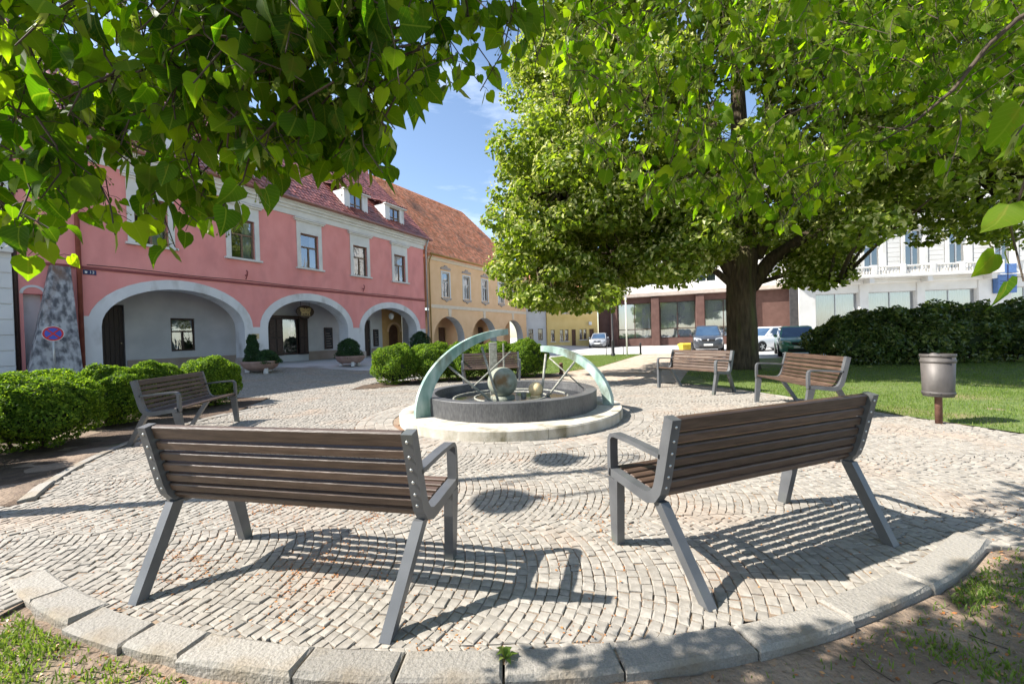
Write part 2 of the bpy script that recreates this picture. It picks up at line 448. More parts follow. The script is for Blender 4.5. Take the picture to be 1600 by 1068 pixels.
M['window_wood'] = mat('brown_window_wood', (0.16, 0.10, 0.06), (0.24, 0.155, 0.095), rough=0.6, scale=10, bump=0.1)
M['window_dark'] = mat('dark_window_wood', (0.035, 0.018, 0.014), (0.06, 0.032, 0.024), rough=0.5, scale=10, bump=0.1)
M['window_white'] = mat('white_window_wood', (0.62, 0.62, 0.60), (0.72, 0.72, 0.70), rough=0.6, bump=0.05)
M['pane'] = glass_mat('window_glass', (0.62, 0.70, 0.80), 0.22)
M['shop_glass'] = glass_mat('shop_glass', (0.88, 0.93, 0.95), 0.35)
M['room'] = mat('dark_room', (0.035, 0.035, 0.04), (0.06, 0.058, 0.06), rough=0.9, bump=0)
M['curtain'] = mat('curtain', (0.55, 0.55, 0.54), (0.70, 0.70, 0.69), rough=0.95, scale=6, stretch=(8, 8, 0.3), bump=0.4, bscale=3, bdist=0.05)
M['door'] = mat('dark_door', (0.022, 0.013, 0.011), (0.045, 0.027, 0.021), rough=0.55, scale=6, stretch=(6, 6, 0.6), bump=0.2)
M['door_brown'] = mat('brown_door', (0.10, 0.045, 0.025), (0.16, 0.08, 0.045), rough=0.55, scale=6, bump=0.2)
M['ochre_wall'] = mat('ochre_wall', (0.55, 0.32, 0.12), (0.62, 0.38, 0.16), rough=0.9, bump=0.2)
M['buttress'] = mat('weathered_buttress', (0.11, 0.11, 0.12), (0.46, 0.455, 0.46), rough=0.9, scale=4.5, detail=14, contrast=(0.38, 0.60), stretch=(1.6, 1.6, 0.8), bump=0.8, bscale=45, bdist=0.02, stain=(0.20, 0.13, 0.10), stain_scale=1.1, stain_pos=(0.58, 0.7))
M['sign_gold'] = mat('gilt', (0.42, 0.30, 0.13), (0.58, 0.44, 0.22), rough=0.5, scale=12, bump=0.3)
M['sign_dark'] = mat('sign_board', (0.05, 0.03, 0.018), (0.08, 0.05, 0.03), rough=0.5, bump=0.1)
M['brass'] = mat('brass_plaque', (0.50, 0.38, 0.20), (0.60, 0.48, 0.28), rough=0.45, metal=0.3, bump=0.1)
M['blue_plate'] = mat('enamel_blue', (0.02, 0.03, 0.10), (0.03, 0.045, 0.14), rough=0.3, bump=0)
M['white_paint'] = mat('white_paint', (0.72, 0.72, 0.70), (0.80, 0.80, 0.78), rough=0.5, bump=0.05)
M['sign_red'] = mat('sign_red', (0.50, 0.02, 0.03), (0.58, 0.035, 0.045), rough=0.4, bump=0)
M['sign_blue'] = mat('sign_blue', (0.04, 0.07, 0.42), (0.06, 0.10, 0.50), rough=0.4, bump=0)
M['panel_blue'] = mat('panel_blue', (0.075, 0.15, 0.34), (0.10, 0.19, 0.40), rough=0.4, bump=0)
M['galv'] = mat('galvanised', (0.36, 0.36, 0.36), (0.48, 0.48, 0.48), rough=0.4, metal=0.6, bump=0.05)
M['black_metal'] = mat('black_metal', (0.02, 0.02, 0.022), (0.035, 0.035, 0.038), rough=0.45, bump=0.05)
M['bin_metal'] = mat('bin_metal', (0.060, 0.054, 0.050), (0.135, 0.122, 0.113), rough=0.55, scale=5, metal=0.3, bump=0.12, bscale=30, stain=(0.14, 0.11, 0.095), stain_scale=2.5, stretch=(1, 1, 0.5))
M['rust'] = mat('rusty_post', (0.10, 0.045, 0.03), (0.17, 0.085, 0.06), rough=0.7, scale=14, bump=0.2)
M['terracotta'] = mat('planter_concrete', (0.27, 0.17, 0.14), (0.38, 0.26, 0.22), rough=0.9, scale=5, bump=0.4)
M['bark'] = mat('linden_bark', (0.036, 0.026, 0.015), (0.115, 0.085, 0.05), rough=0.95, scale=5, stretch=(3.0, 3.0, 0.5), detail=9, bump=1.0, bscale=6, bdist=0.08, stain=(0.10, 0.105, 0.035), stain_scale=1.0, stain_pos=(0.54, 0.7))
M['twig'] = mat('twig_bark', (0.045, 0.033, 0.024), (0.085, 0.06, 0.042), rough=0.85, scale=30, bump=0.3)
M['leaf_near'] = leaf_mat('linden_leaf', (0.034, 0.070, 0.005), (0.074, 0.124, 0.008), (0.165, 0.205, 0.014), trans=0.58, tint=(1.45, 1.75, 0.25), rough=0.62, spec=0.10, veins=True)
M['leaf_near_o'] = leaf_mat('linden_leaf_near', (0.022, 0.052, 0.005), (0.042, 0.088, 0.008), (0.100, 0.150, 0.013), trans=0.52, vary='object', tint=(1.45, 1.75, 0.25), rough=0.62, spec=0.10, veins=True)
M['bract'] = leaf_mat('linden_bract', (0.11, 0.15, 0.025), (0.16, 0.20, 0.04), (0.24, 0.27, 0.075), trans=0.45, tint=(1.1, 1.15, 0.5))
M['leaf_tree'] = leaf_mat('tree_leaf', (0.062, 0.102, 0.010), (0.122, 0.176, 0.018), (0.215, 0.262, 0.036), trans=0.48)
M['bloom'] = leaf_mat('sunlit_tree_bloom', (0.25, 0.28, 0.08), (0.37, 0.39, 0.14), (0.50, 0.50, 0.24), trans=0.30, tint=(1, 1, 0.6))  # blossom colour, brightened to stand for sunlight on the crown too
M['leaf_box'] = leaf_mat('boxwood_leaf', (0.040, 0.085, 0.009), (0.100, 0.175, 0.017), (0.24, 0.33, 0.04), trans=0.40, rough=0.6, spec=0.2)
M['leaf_dark'] = leaf_mat('evergreen_leaf', (0.032, 0.062, 0.014), (0.066, 0.112, 0.022), (0.19, 0.22, 0.055), trans=0.25, rough=0.35, spec=0.5)
M['leaf_conifer'] = leaf_mat('conifer_needles', (0.014, 0.042, 0.014), (0.025, 0.065, 0.020), (0.05, 0.10, 0.03), trans=0.2)
M['grass'] = leaf_mat('grass_blade', (0.075, 0.13, 0.018), (0.12, 0.19, 0.028), (0.20, 0.24, 0.06), trans=0.4, tint=(1, 1, 0.5))
M['litter'] = leaf_mat('fallen_blossom', (0.24, 0.085, 0.025), (0.38, 0.16, 0.055), (0.46, 0.25, 0.10), trans=0.1, tint=(0.5, 0.5, 0.5))

# ------------------------------------------------------------------ ground plan
CX, CY, RO = -0.15, 6.95, 5.44                 # paved circle: centre and outer kerb radius
def in_poly(P, poly):
    P = np.asarray(P, float); x, y = P[..., 0], P[..., 1]
    ins = np.zeros(x.shape, bool)
    n = len(poly)
    for i in range(n):
        x0, y0 = poly[i]; x1, y1 = poly[(i + 1) % n]
        c = ((y0 > y) != (y1 > y)) & (x < (x1 - x0) * (y - y0) / (y1 - y0 + 1e-12) + x0)
        ins ^= c
    return ins
RIGHT_PATH = [(1.8, 2.75), (2.45, 2.32), (3.6, 2.30), (14, 1.2), (14, 3.6), (9, 4.15), (5.9, 4.65), (5.45, 6.3), (5.0, 7.4)]
LEFT_PATH = [(-2.50, 2.16), (-2.2, 2.6), (-3.6, 4.0), (-4.20, 3.50), (-8, 0.6), (-6, -1.3)]
NW_FAN = [(-4.9, 8.3), (-5.7, 8.6), (-5.9, 9.9), (-8.2, 10.3), (-9.3, 8.8), (-17.5, 12.2), (-12, 22), (-6.5, 26.5), (-3.4, 15.4), (-4.5, 12.2), (-3.0, 11.2)]
LAWN_R = [(5.30, 7.1), (5.05, 8.8), (4.3, 10.4), (5.4, 12.6), (8.5, 18.3), (14, 18.4), (30, 16.5), (30, 2.3), (14, 3.66), (9, 4.2), (5.95, 4.70), (5.5, 6.3)]
LAWN_M = [(-3.2, 13.3), (1.0, 13.6), (3.5, 16.3), (8.2, 25.4), (3.5, 26.0), (-0.6, 21), (-2.7, 16.5)]
BED_M = [(-4.45, 10.95), (-4.5, 12.0), (-3.2, 13.5), (1.0, 14.3), (1.55, 13.0), (1.4, 12.25), (0.2, 12.42), (-1.6, 12.25), (-3.2, 11.5)]
BED_L = [(-4.24, 3.52), (-4.95, 4.5), (-5.45, 5.7), (-5.62, 7.0), (-5.55, 8.1), (-5.75, 8.75), (-6.1, 10.0), (-8.2, 10.2), (-9.2, 6.0), (-7.9, 0.75)]
def paved(P):
    P = np.asarray(P, float)
    r = np.hypot(P[..., 0] - CX, P[..., 1] - CY)
    a = np.degrees(np.arctan2(P[..., 1] - CY, P[..., 0] - CX))
    lim = np.full(r.shape, 5.30)
    lim[(a > -117) & (a < -60)] = RO - 0.14
    ok = r < lim
    for poly in (RIGHT_PATH, LEFT_PATH, NW_FAN): ok |= in_poly(P, poly)
    ok &= ~(in_poly(P, BED_L) & (r > 5.3)) & ~(in_poly(P, BED_M) & (r > 5.3)) & ~(in_poly(P, LAWN_R) & (r > 5.35))
    kb = (r >= RO - 0.14) & (r <= RO + 0.02) & (a > -117) & (a < -60)
    return ok & ~kb
gz_v = np.vectorize(gz)
def grid_sheet(name, m, x0, x1, y0, y1, step, zf, mask=None, kind='structure'):
    nx, ny = int(round((x1 - x0) / step)), int(round((y1 - y0) / step))
    xs, ys = np.linspace(x0, x1, nx + 1), np.linspace(y0, y1, ny + 1)
    X, Y = np.meshgrid(xs, ys)
    V = np.stack([X.ravel(), Y.ravel(), zf(X, Y).ravel()], 1)
    I = np.arange((nx + 1) * (ny + 1)).reshape(ny + 1, nx + 1)
    Q = np.stack([I[:-1, :-1], I[:-1, 1:], I[1:, 1:], I[1:, :-1]], -1).reshape(-1, 4)
    if mask is not None:
        Q = Q[mask(V[Q].mean(1))]
    o = link(name, np_mesh(name, V, Q, True), m)
    return tag(o, kind=kind)
def poly_sheet(name, m, poly, dz, label=None):
    b = MB(); b.add([(x, y, gz(x, y) + dz) for x, y in poly], [tuple(range(len(poly)))])
    me = b.mesh(name)
    import bmesh
    bm = bmesh.new(); bm.from_mesh(me)
    bmesh.ops.triangulate(bm, faces=bm.faces[:])
    bm.normal_update()
    if sum(f.normal.z for f in bm.faces) < 0: bmesh.ops.reverse_faces(bm, faces=bm.faces[:])
    bm.to_mesh(me); bm.free()
    return tag(link(name, me, m), kind='structure')
bumpy = lambda X, Y: 0.010 * np.sin(3.1 * X + 1.3 * np.sin(2.3 * Y)) * np.sin(2.7 * Y + 0.7) + 0.006 * np.sin(9.0 * X + 4 * Y) * np.sin(8 * Y - 3 * X)
grid_sheet('ground', M['road'], -300, 300, -60, 700, 10.0, lambda X, Y: np.full(X.shape, -0.16))
def pav_mask(c):
    r = np.hypot(c[:, 0] - CX, c[:, 1] - CY)
    return ~((c[:, 1] < 6.5) & (r > 5.0)) & (c[:, 1] > 1.8)
grid_sheet('square_pavement', M['paving'], -40, 70, -6, 74, 1.0, lambda X, Y: gz_v(X, Y) - 0.045, pav_mask)
def soil_z(X, Y):
    P = np.stack([X, Y], -1)
    t = np.clip((np.abs(X + 0.03) - 2.35) / 0.6, 0, 1)
    z = -0.036 + 0.022 * t + bumpy(X, Y)
    r = np.hypot(X - CX, Y - CY)
    return np.where(r < RO - 0.1, -0.10, np.where(paved(P), -0.028, z))
grid_sheet('soil', M['soil'], -14, 14, -7, 6.6, 0.14, soil_z)
grid_sheet('joint_bed', M['joint'], -18, 14.2, -1.4, 27, 0.2, lambda X, Y: gz_v(X, Y) - 0.0075, lambda c: (paved(c) | (np.hypot(c[:, 0] - CX, c[:, 1] - CY) < RO - 0.12)) & (np.hypot(c[:, 0] - CX, c[:, 1] - CY) > 1.7) & (c[:, 1] < 16.6) & (c[:, 0] > -11.1))
grid_sheet('road', M['road'], 1, 62, 18.5, 60, 1.0, lambda X, Y: gz_v(X, Y) - 0.030, lambda c: (c[:, 0] > 4.5 - (c[:, 1] - 26) * 0.12) & (c[:, 1] > 26 - (c[:, 0] - 8) * 1.2))
poly_sheet('path', M['ochre_path'], [(1.6, 12.1), (1.3, 13.9), (3.5, 16.35), (8.3, 25.6), (14, 24), (8.6, 18.4), (5.5, 12.8), (4.4, 10.4), (3.2, 10.9)], -0.006)
poly_sheet('lawn', M['lawn'], LAWN_R, -0.002)
poly_sheet('lawn', M['lawn'], LAWN_M, 0.004)
poly_sheet('planting_bed', M['bed'], BED_M, 0.010)
poly_sheet('planting_bed', M['bed'], BED_L, -0.012)

# ------------------------------------------------------------------ granite setts
def sett_corners():
    out = []
    p, W, Rr = 0.060, 1.15, 0.95
    n = 20
    amax = math.asin(W / 2 / Rr)
    for cell in range(-1, 20):
        yb = 0.55 + cell * W
        for v in range(-285, 245):
            off = rnd.uniform(-0.45, 0.45)
            th = [(-amax + 2 * amax * k / n) for k in range(n + 1)]
            th = [t + (off + rnd.uniform(-0.18, 0.18)) * 2 * amax / n if 0 < k < n else t for k, t in enumerate(th)]
            for k in range(n):
                q = []
                up = [min(max(t + p * math.sin(t) / Rr, -amax), amax) for t in (th[k], th[k + 1])]
                for t, dv in ((th[k], 0), (th[k + 1], 0), (up[1], 1), (up[0], 1)):
                    q.append(((v + dv) * p + Rr * math.cos(t), yb + W / 2 + Rr * math.sin(t)))
                out.append(q)
    return np.array(out)
C4 = sett_corners()
cen = C4.mean(1)
rr = np.hypot(cen[:, 0] - CX, cen[:, 1] - CY)
keep = paved(cen) & (rr > 2.42) & (cen[:, 1] < 16.5) & (cen[:, 0] > -11.0) & (cen[:, 0] < 9.2)
C4 = C4[keep]
gr, gc = rng.uniform(0.025, 0.05, (len(C4), 1)), rng.uniform(0.012, 0.035, (len(C4), 1))
q0, q1, q2, q3 = C4[:, 0].copy(), C4[:, 1].copy(), C4[:, 2].copy(), C4[:, 3].copy()
C4 = np.stack([q0 + (q3 - q0) * gr + (q1 - q0) * gc, q1 + (q2 - q1) * gr + (q0 - q1) * gc, q2 + (q1 - q2) * gr + (q3 - q2) * gc, q3 + (q0 - q3) * gr + (q2 - q3) * gc], 1)
ring = []
for j in range(4):
    r0, r1 = 1.865 + 0.138 * j, 1.865 + 0.138 * (j + 1)
    n = int(2 * math.pi * r0 / 0.15)
    o = rnd.random()
    an = [2 * math.pi * (k + o + rnd.uniform(-0.2, 0.2)) / n for k in range(n)]
    for k in range(n):
        a, b = an[k], an[(k + 1) % n] + (2 * math.pi if k == n - 1 else 0)
        ring.append([(CX + r * math.cos(t), CY + r * math.sin(t)) for r, t in ((r0, a), (r1, a), (r1, b), (r0, b))])
C4 = np.concatenate([C4, np.array(ring)])
ar = 0.5 * ((C4[:, 2, 0] - C4[:, 0, 0]) * (C4[:, 3, 1] - C4[:, 1, 1]) - (C4[:, 3, 0] - C4[:, 1, 0]) * (C4[:, 2, 1] - C4[:, 0, 1]))
C4[ar < 0] = C4[ar < 0][:, ::-1]
ns = len(C4)
cen = C4.mean(1, keepdims=True)
C4 = C4 + rng.normal(0, 0.0024, C4.shape)
outer = cen + (C4 - cen) * rng.uniform(0.965, 0.995, (ns, 1, 1))
inner = cen + (C4 - cen) * rng.uniform(0.80, 0.87, (ns, 1, 1)) + rng.normal(0, 0.0022, C4.shape)
g = gz_v(cen[:, 0, 0], cen[:, 0, 1])
zt = (g + rng.normal(0, 0.0022, ns))[:, None] + rng.normal(0, 0.0013, (ns, 4))
SV = np.concatenate([np.concatenate([outer, (g[:, None, None] - 0.03) * np.ones((ns, 4, 1))], 2),
                     np.concatenate([outer, zt[:, :, None] - 0.0036], 2), np.concatenate([inner, zt[:, :, None]], 2)], 1)
SQ = np.array([(0, 1, 5, 4), (1, 2, 6, 5), (2, 3, 7, 6), (3, 0, 4, 7), (4, 5, 9, 8), (5, 6, 10, 9), (6, 7, 11, 10), (7, 4, 8, 11), (8, 9, 10, 11)])
vis = []
for i in range(ns):
    c = cen[i, 0]
    if 0.8 < c[1] < 4.5:
        q = to_px((c[0], c[1], 0))
        if q and 5 < q[0] < 1595 and q[1] < 1062: vis.append((c[0] ** 2 + c[1] ** 2 + 1.69, i))
vis.sort()
near = [i for _, i in vis[:300]]
paving_root = empty('cobble_paving'); tag(paving_root, kind='structure')
for i in near:
    c = np.array([cen[i, 0, 0], cen[i, 0, 1], 0])
    link('cobble', np_mesh('cobble', SV[i] - c, SQ, False), M['stone_o'], paving_root, loc=tuple(c))
rest = np.setdiff1d(np.arange(ns), near)
Vr = SV[rest].reshape(-1, 3)
Qr = (np.arange(len(rest))[:, None, None] * 12 + SQ[None]).reshape(-1, 4)
tag(link('cobbles', np_mesh('cobbles', Vr, Qr), M['stone'], paving_root), kind='stuff')

# ------------------------------------------------------------------ kerbs
def g_px(px, py, z):
    r = px_ray(px, py); t = (z - CAM_H) / r[2]
    return r[0] * t, r[1] * t
def kerb_stone(parent, a0, a1, r0, r1, z0, z1, gap=0.003, b=0.012, name='kerb_stone'):
    n = 4
    ga = gap / r1
    a0, a1 = a0 + ga + rnd.uniform(0, ga), a1 - ga - rnd.uniform(0, ga)
    dr = rnd.uniform(-0.012, 0.012); dz = rnd.uniform(-0.006, 0.006); tl = rnd.uniform(-0.006, 0.006)
    am, rm = (a0 + a1) / 2, (r0 + r1) / 2
    ox, oy = CX + rm * math.cos(am), CY + rm * math.sin(am)
    vs = []
    for k in range(n + 1):
        a = a0 + (a1 - a0) * k / n
        ab = a0 + b / r1 + (a1 - a0 - 2 * b / r1) * k / n
        w = [rnd.uniform(-0.004, 0.004) for _ in range(4)]
        for (r, z, aa) in ((r0 + dr, z0, a), (r0 + dr + w[0], z1 - b + dz, a), (r0 + dr + b, z1 + dz + tl, ab), (r1 + dr - b + w[1], z1 + dz - tl, ab), (r1 + dr + w[2], z1 - b * 1.2 + dz, a), (r1 + dr + w[3], z0, a)):
            vs.append((CX + r * math.cos(aa) - ox, CY + r * math.sin(aa) - oy, z))
    fs = [(k * 6 + i, k * 6 + i + 1, (k + 1) * 6 + i + 1, (k + 1) * 6 + i) for k in range(n) for i in range(5)]
    fs = [tuple(reversed(f)) for f in fs]
    fs += [(0, 1, 4, 5), (1, 2, 3, 4)]
    e = n * 6
    fs += [(e + 5, e + 4, e + 1, e), (e + 4, e + 3, e + 2, e + 1)]
    return MB().add(vs, fs).build(name, M['kerb'], parent, loc=(ox, oy, 0))
kerb = empty('kerb'); tag(kerb, kind='structure')
JP = [(21, 912), (52, 947), (117, 977), (214, 1000), (289, 1028), (467, 1050), (619, 1063), (787, 1060), (972, 1044), (1165, 1003), (1307, 962), (1412, 905), (1512, 840)]
JA = sorted(math.atan2(g_px(x, y, -0.02)[1] - CY, g_px(x, y, -0.02)[0] - CX) for x, y in JP)
for a0, a1 in zip(JA[:-1], JA[1:]):
    kerb_stone(kerb, a0, a1, RO - 0.155, RO, -0.12, 0.012)
def edging(a0, a1, step=6.0):
    n = max(int(round((a1 - a0) / step)), 1)
    for k in range(n):
        kerb_stone(kerb, R(a0 + (a1 - a0) * k / n), R(a0 + (a1 - a0) * (k + 1) / n), 5.33, 5.44, -0.06, 0.012, 0.003, 0.008, 'edging_stone')
edging(160, 219.5); edging(-7, 38); edging(72, 128)

# ------------------------------------------------------------------ grass, weeds and litter
def blades(name, P, hmin, hmax, w, m, lean=0.5, label=None):
    n = len(P)
    a = rng.uniform(0, 2 * np.pi, n); hh = rng.uniform(hmin, hmax, n); ww = w * rng.uniform(0.6, 1.4, n)
    la = rng.uniform(0, 2 * np.pi, n); ll = rng.uniform(0.1, lean, n) * hh
    dx, dy = np.cos(a) * ww, np.sin(a) * ww
    B0 = P + np.stack([dx, dy, 0 * a], 1); B1 = P - np.stack([dx, dy, 0 * a], 1)
    Mi = P + np.stack([np.cos(la) * ll * 0.35, np.sin(la) * ll * 0.35, hh * 0.6], 1)
    T = P + np.stack([np.cos(la) * ll, np.sin(la) * ll, hh], 1)
    M0, M1 = Mi + np.stack([dx, dy, 0 * a], 1) * 0.75, Mi - np.stack([dx, dy, 0 * a], 1) * 0.75
    V = np.stack([B0, B1, M0, M1, T], 1).reshape(-1, 3)
    k = np.arange(n)[:, None] * 5
    F = np.concatenate([k + np.array([[0, 1, 3]]), k + np.array([[0, 3, 2]]), k + np.array([[2, 3, 4]])])
    o = link(name, np_mesh(name, V, F), m)
    return tag(o, label or 'short green grass', 'grass', kind='stuff')
def scatter(poly, n, dens=None):
    xs, ys = [p[0] for p in poly], [p[1] for p in poly]
    P = np.stack([rng.uniform(min(xs), max(xs), n), rng.uniform(min(ys), max(ys), n)], 1)
    P = P[in_poly(P, poly)]
    if dens is not None: P = P[rng.uniform(0, 1, len(P)) < dens(P)]
    return P
patch = lambda P, s, k: np.sin(P[:, 0] * s + 1.7 * np.sin(P[:, 1] * s * 0.7 + k)) * np.sin(P[:, 1] * s * 1.1 + 1.3 * np.sin(P[:, 0] * s * 0.8 + 2 * k)) * 0.5 + 0.5
P = scatter([(4.2, 3.0), (20, 2.5), (20, 15.5), (5.4, 13)], 330000, lambda P: np.clip(1.25 - P[:, 1] / 20, 0.25, 1) * (0.35 + 0.65 * patch(P, 1.6, 1)))
P = P[in_poly(P, LAWN_R)]
blades('grass', np.column_stack([P, np.full(len(P), -0.004)]), 0.015, 0.05, 0.0035, M['grass'], label='short sunlit grass of the lawn around the litter bin')
P = scatter(LAWN_M, 60000)
blades('grass', np.column_stack([P, gz_v(P[:, 0], P[:, 1])]), 0.02, 0.05, 0.006, M['grass'], label='small bright lawn behind the clipped hedge')
FRONT = [(-5, 0.5), (5.5, 0.5), (5.5, 2.6), (-5, 2.6)]
P = scatter(FRONT, 260000)
r = np.hypot(P[:, 0] - CX, P[:, 1] - CY)
P = P[(r > RO + 0.03) & ~paved(P)]
dl = np.where(P[:, 0] < 0.1, np.clip((-0.45 - P[:, 0]) / 0.8, 0.03, 1), np.clip((P[:, 0] - 0.9) / 1.0, 0.02, 1.0))
pt = np.clip(patch(P, 4.6, 0.4) * 1.6 - 0.45, 0, 1) * np.clip(patch(P, 11.0, 2.2) * 1.8 - 0.3, 0, 1)
P = P[rng.uniform(0, 1, len(P)) < dl * np.clip(pt * 1.2, 0.10, 1)]
Z = soil_z(P[:, 0], P[:, 1])
blades('grass', np.column_stack([P, Z]), 0.010, 0.038, 0.0032, M['grass'], 1.1, label='patchy grass and weeds on the bare soil in front of the kerb')
def flakes(name, P, smin, smax, m, label, tilt=0.5, kind='stuff'):
    n = len(P); a = rng.uniform(0, 2 * np.pi, n); s = rng.uniform(smin, smax, n); e = rng.uniform(0.25, 0.8, n)
    u = np.stack([np.cos(a) * s, np.sin(a) * s, rng.uniform(-tilt, tilt, n) * s * 0.5], 1)
    v = np.stack([-np.sin(a) * s * e, np.cos(a) * s * e, rng.uniform(-tilt, tilt, n) * s * 0.5], 1)
    V = np.stack([P - u, P - v, P + u, P + v], 1).reshape(-1, 3)
    Q = np.arange(n * 4).reshape(-1, 4)
    return tag(link(name, np_mesh(name, V, Q), m), label, 'litter', kind=kind)
P = scatter([(-5.6, 1.4), (5.4, 1.4), (5.4, 12.4), (-5.6, 12.4)], 330000)
dn = np.clip(patch(P, 2.6, 0.9) * 1.7 - 0.75, 0, 1) * np.clip(patch(P, 9.0, 3.1) * 1.5 - 0.2, 0.02, 1) * np.where(P[:, 1] < 3.2, 0.9, 0.35)
dn *= np.where(P[:, 0] < 0.6, 1.0, 0.45)
dn = np.maximum(dn, 0.02)
P = P[(rng.uniform(0, 1, len(P)) < dn) & paved(P) & (np.hypot(P[:, 0] - CX, P[:, 1] - CY) > 1.9)]
P2 = scatter([(-2.3, 1.6), (0.4, 1.6), (0.4, 3.3), (-2.3, 3.3)], 60000)
d2 = np.clip(patch(P2, 3.4, 0.2) * 1.9 - 0.85, 0, 1) * np.clip(patch(P2, 14.0, 1.1) * 1.6 - 0.35, 0, 1)
P2 = P2[(rng.uniform(0, 1, len(P2)) < d2 * 0.55) & paved(P2)]
P = np.concatenate([P, P2])
flakes('fallen_blossom', np.column_stack([P, gz_v(P[:, 0], P[:, 1]) + rng.uniform(-0.004, 0.008, len(P))]), 0.004, 0.010, M['litter'], 'rust brown fallen blossom drifted over the cobbles')
P = scatter([(-4, 0.6), (5, 0.6), (5, 2.5), (-4, 2.5)], 9000)
P = P[(np.hypot(P[:, 0] - CX, P[:, 1] - CY) > RO + 0.02) & ~paved(P)]
flakes('dry_leaf_litter', np.column_stack([P, soil_z(P[:, 0], P[:, 1]) + 0.004]), 0.003, 0.012, M['litter'], 'dry leaf litter on the bare soil by the kerb', 0.9)
P = scatter(FRONT, 9000)
P = P[(np.hypot(P[:, 0] - CX, P[:, 1] - CY) > RO + 0.02) & ~paved(P)]
flakes('pebbles', np.column_stack([P, soil_z(P[:, 0], P[:, 1]) + 0.003]), 0.002, 0.009, M['kerb'], 'small pale pebbles on the bare soil by the kerb', 0.4)
sticks = MB()
for k in range(70):
    x, y = rnd.uniform(-1.2, 3.2), rnd.uniform(1.0, 2.1)
    if math.hypot(x - CX, y - CY) < RO + 0.06: continue
    a = rnd.uniform(0, 6.28); l = rnd.uniform(0.03, 0.14)
    z = float(soil_z(np.array([x]), np.array([y]))[0]) + 0.006
    sticks.tube([(x, y, z), (x + math.cos(a) * l * .5, y + math.sin(a) * l * .5, z + 0.006), (x + math.cos(a + .3) * l, y + math.sin(a + .3) * l, z)], 0.002, 4)
tag(sticks.build('twig_litter', M['twig']), 'thin dry twigs lying on the bare soil', 'litter', kind='stuff')
# a weed in the kerb joint
def weed(name, loc, s, n, label):
    b = MB()
    for k in range(n):
        a = 6.28 * k / n + rnd.uniform(-.3, .3); l = s * rnd.uniform(0.6, 1.1); up = rnd.uniform(0.3, 0.9) * s
        d = Vector((math.cos(a), math.sin(a), 0)); sd = Vector((-d.y, d.x, 0)) * s * 0.22
        b.add([(0, 0, 0), d * l * .5 + sd + Vector((0, 0, up)), d * l + Vector((0, 0, up * .8)), d * l * .5 - sd + Vector((0, 0, up))], [(0, 1, 2, 3)])
    return tag(b.build(name, M['grass'], loc=loc), label, 'weed')
x, y = g_px(790, 1030, 0.0); weed('weed', (x, y, 0.0), 0.05, 9, 'small green weed growing in the kerb joint at the front')

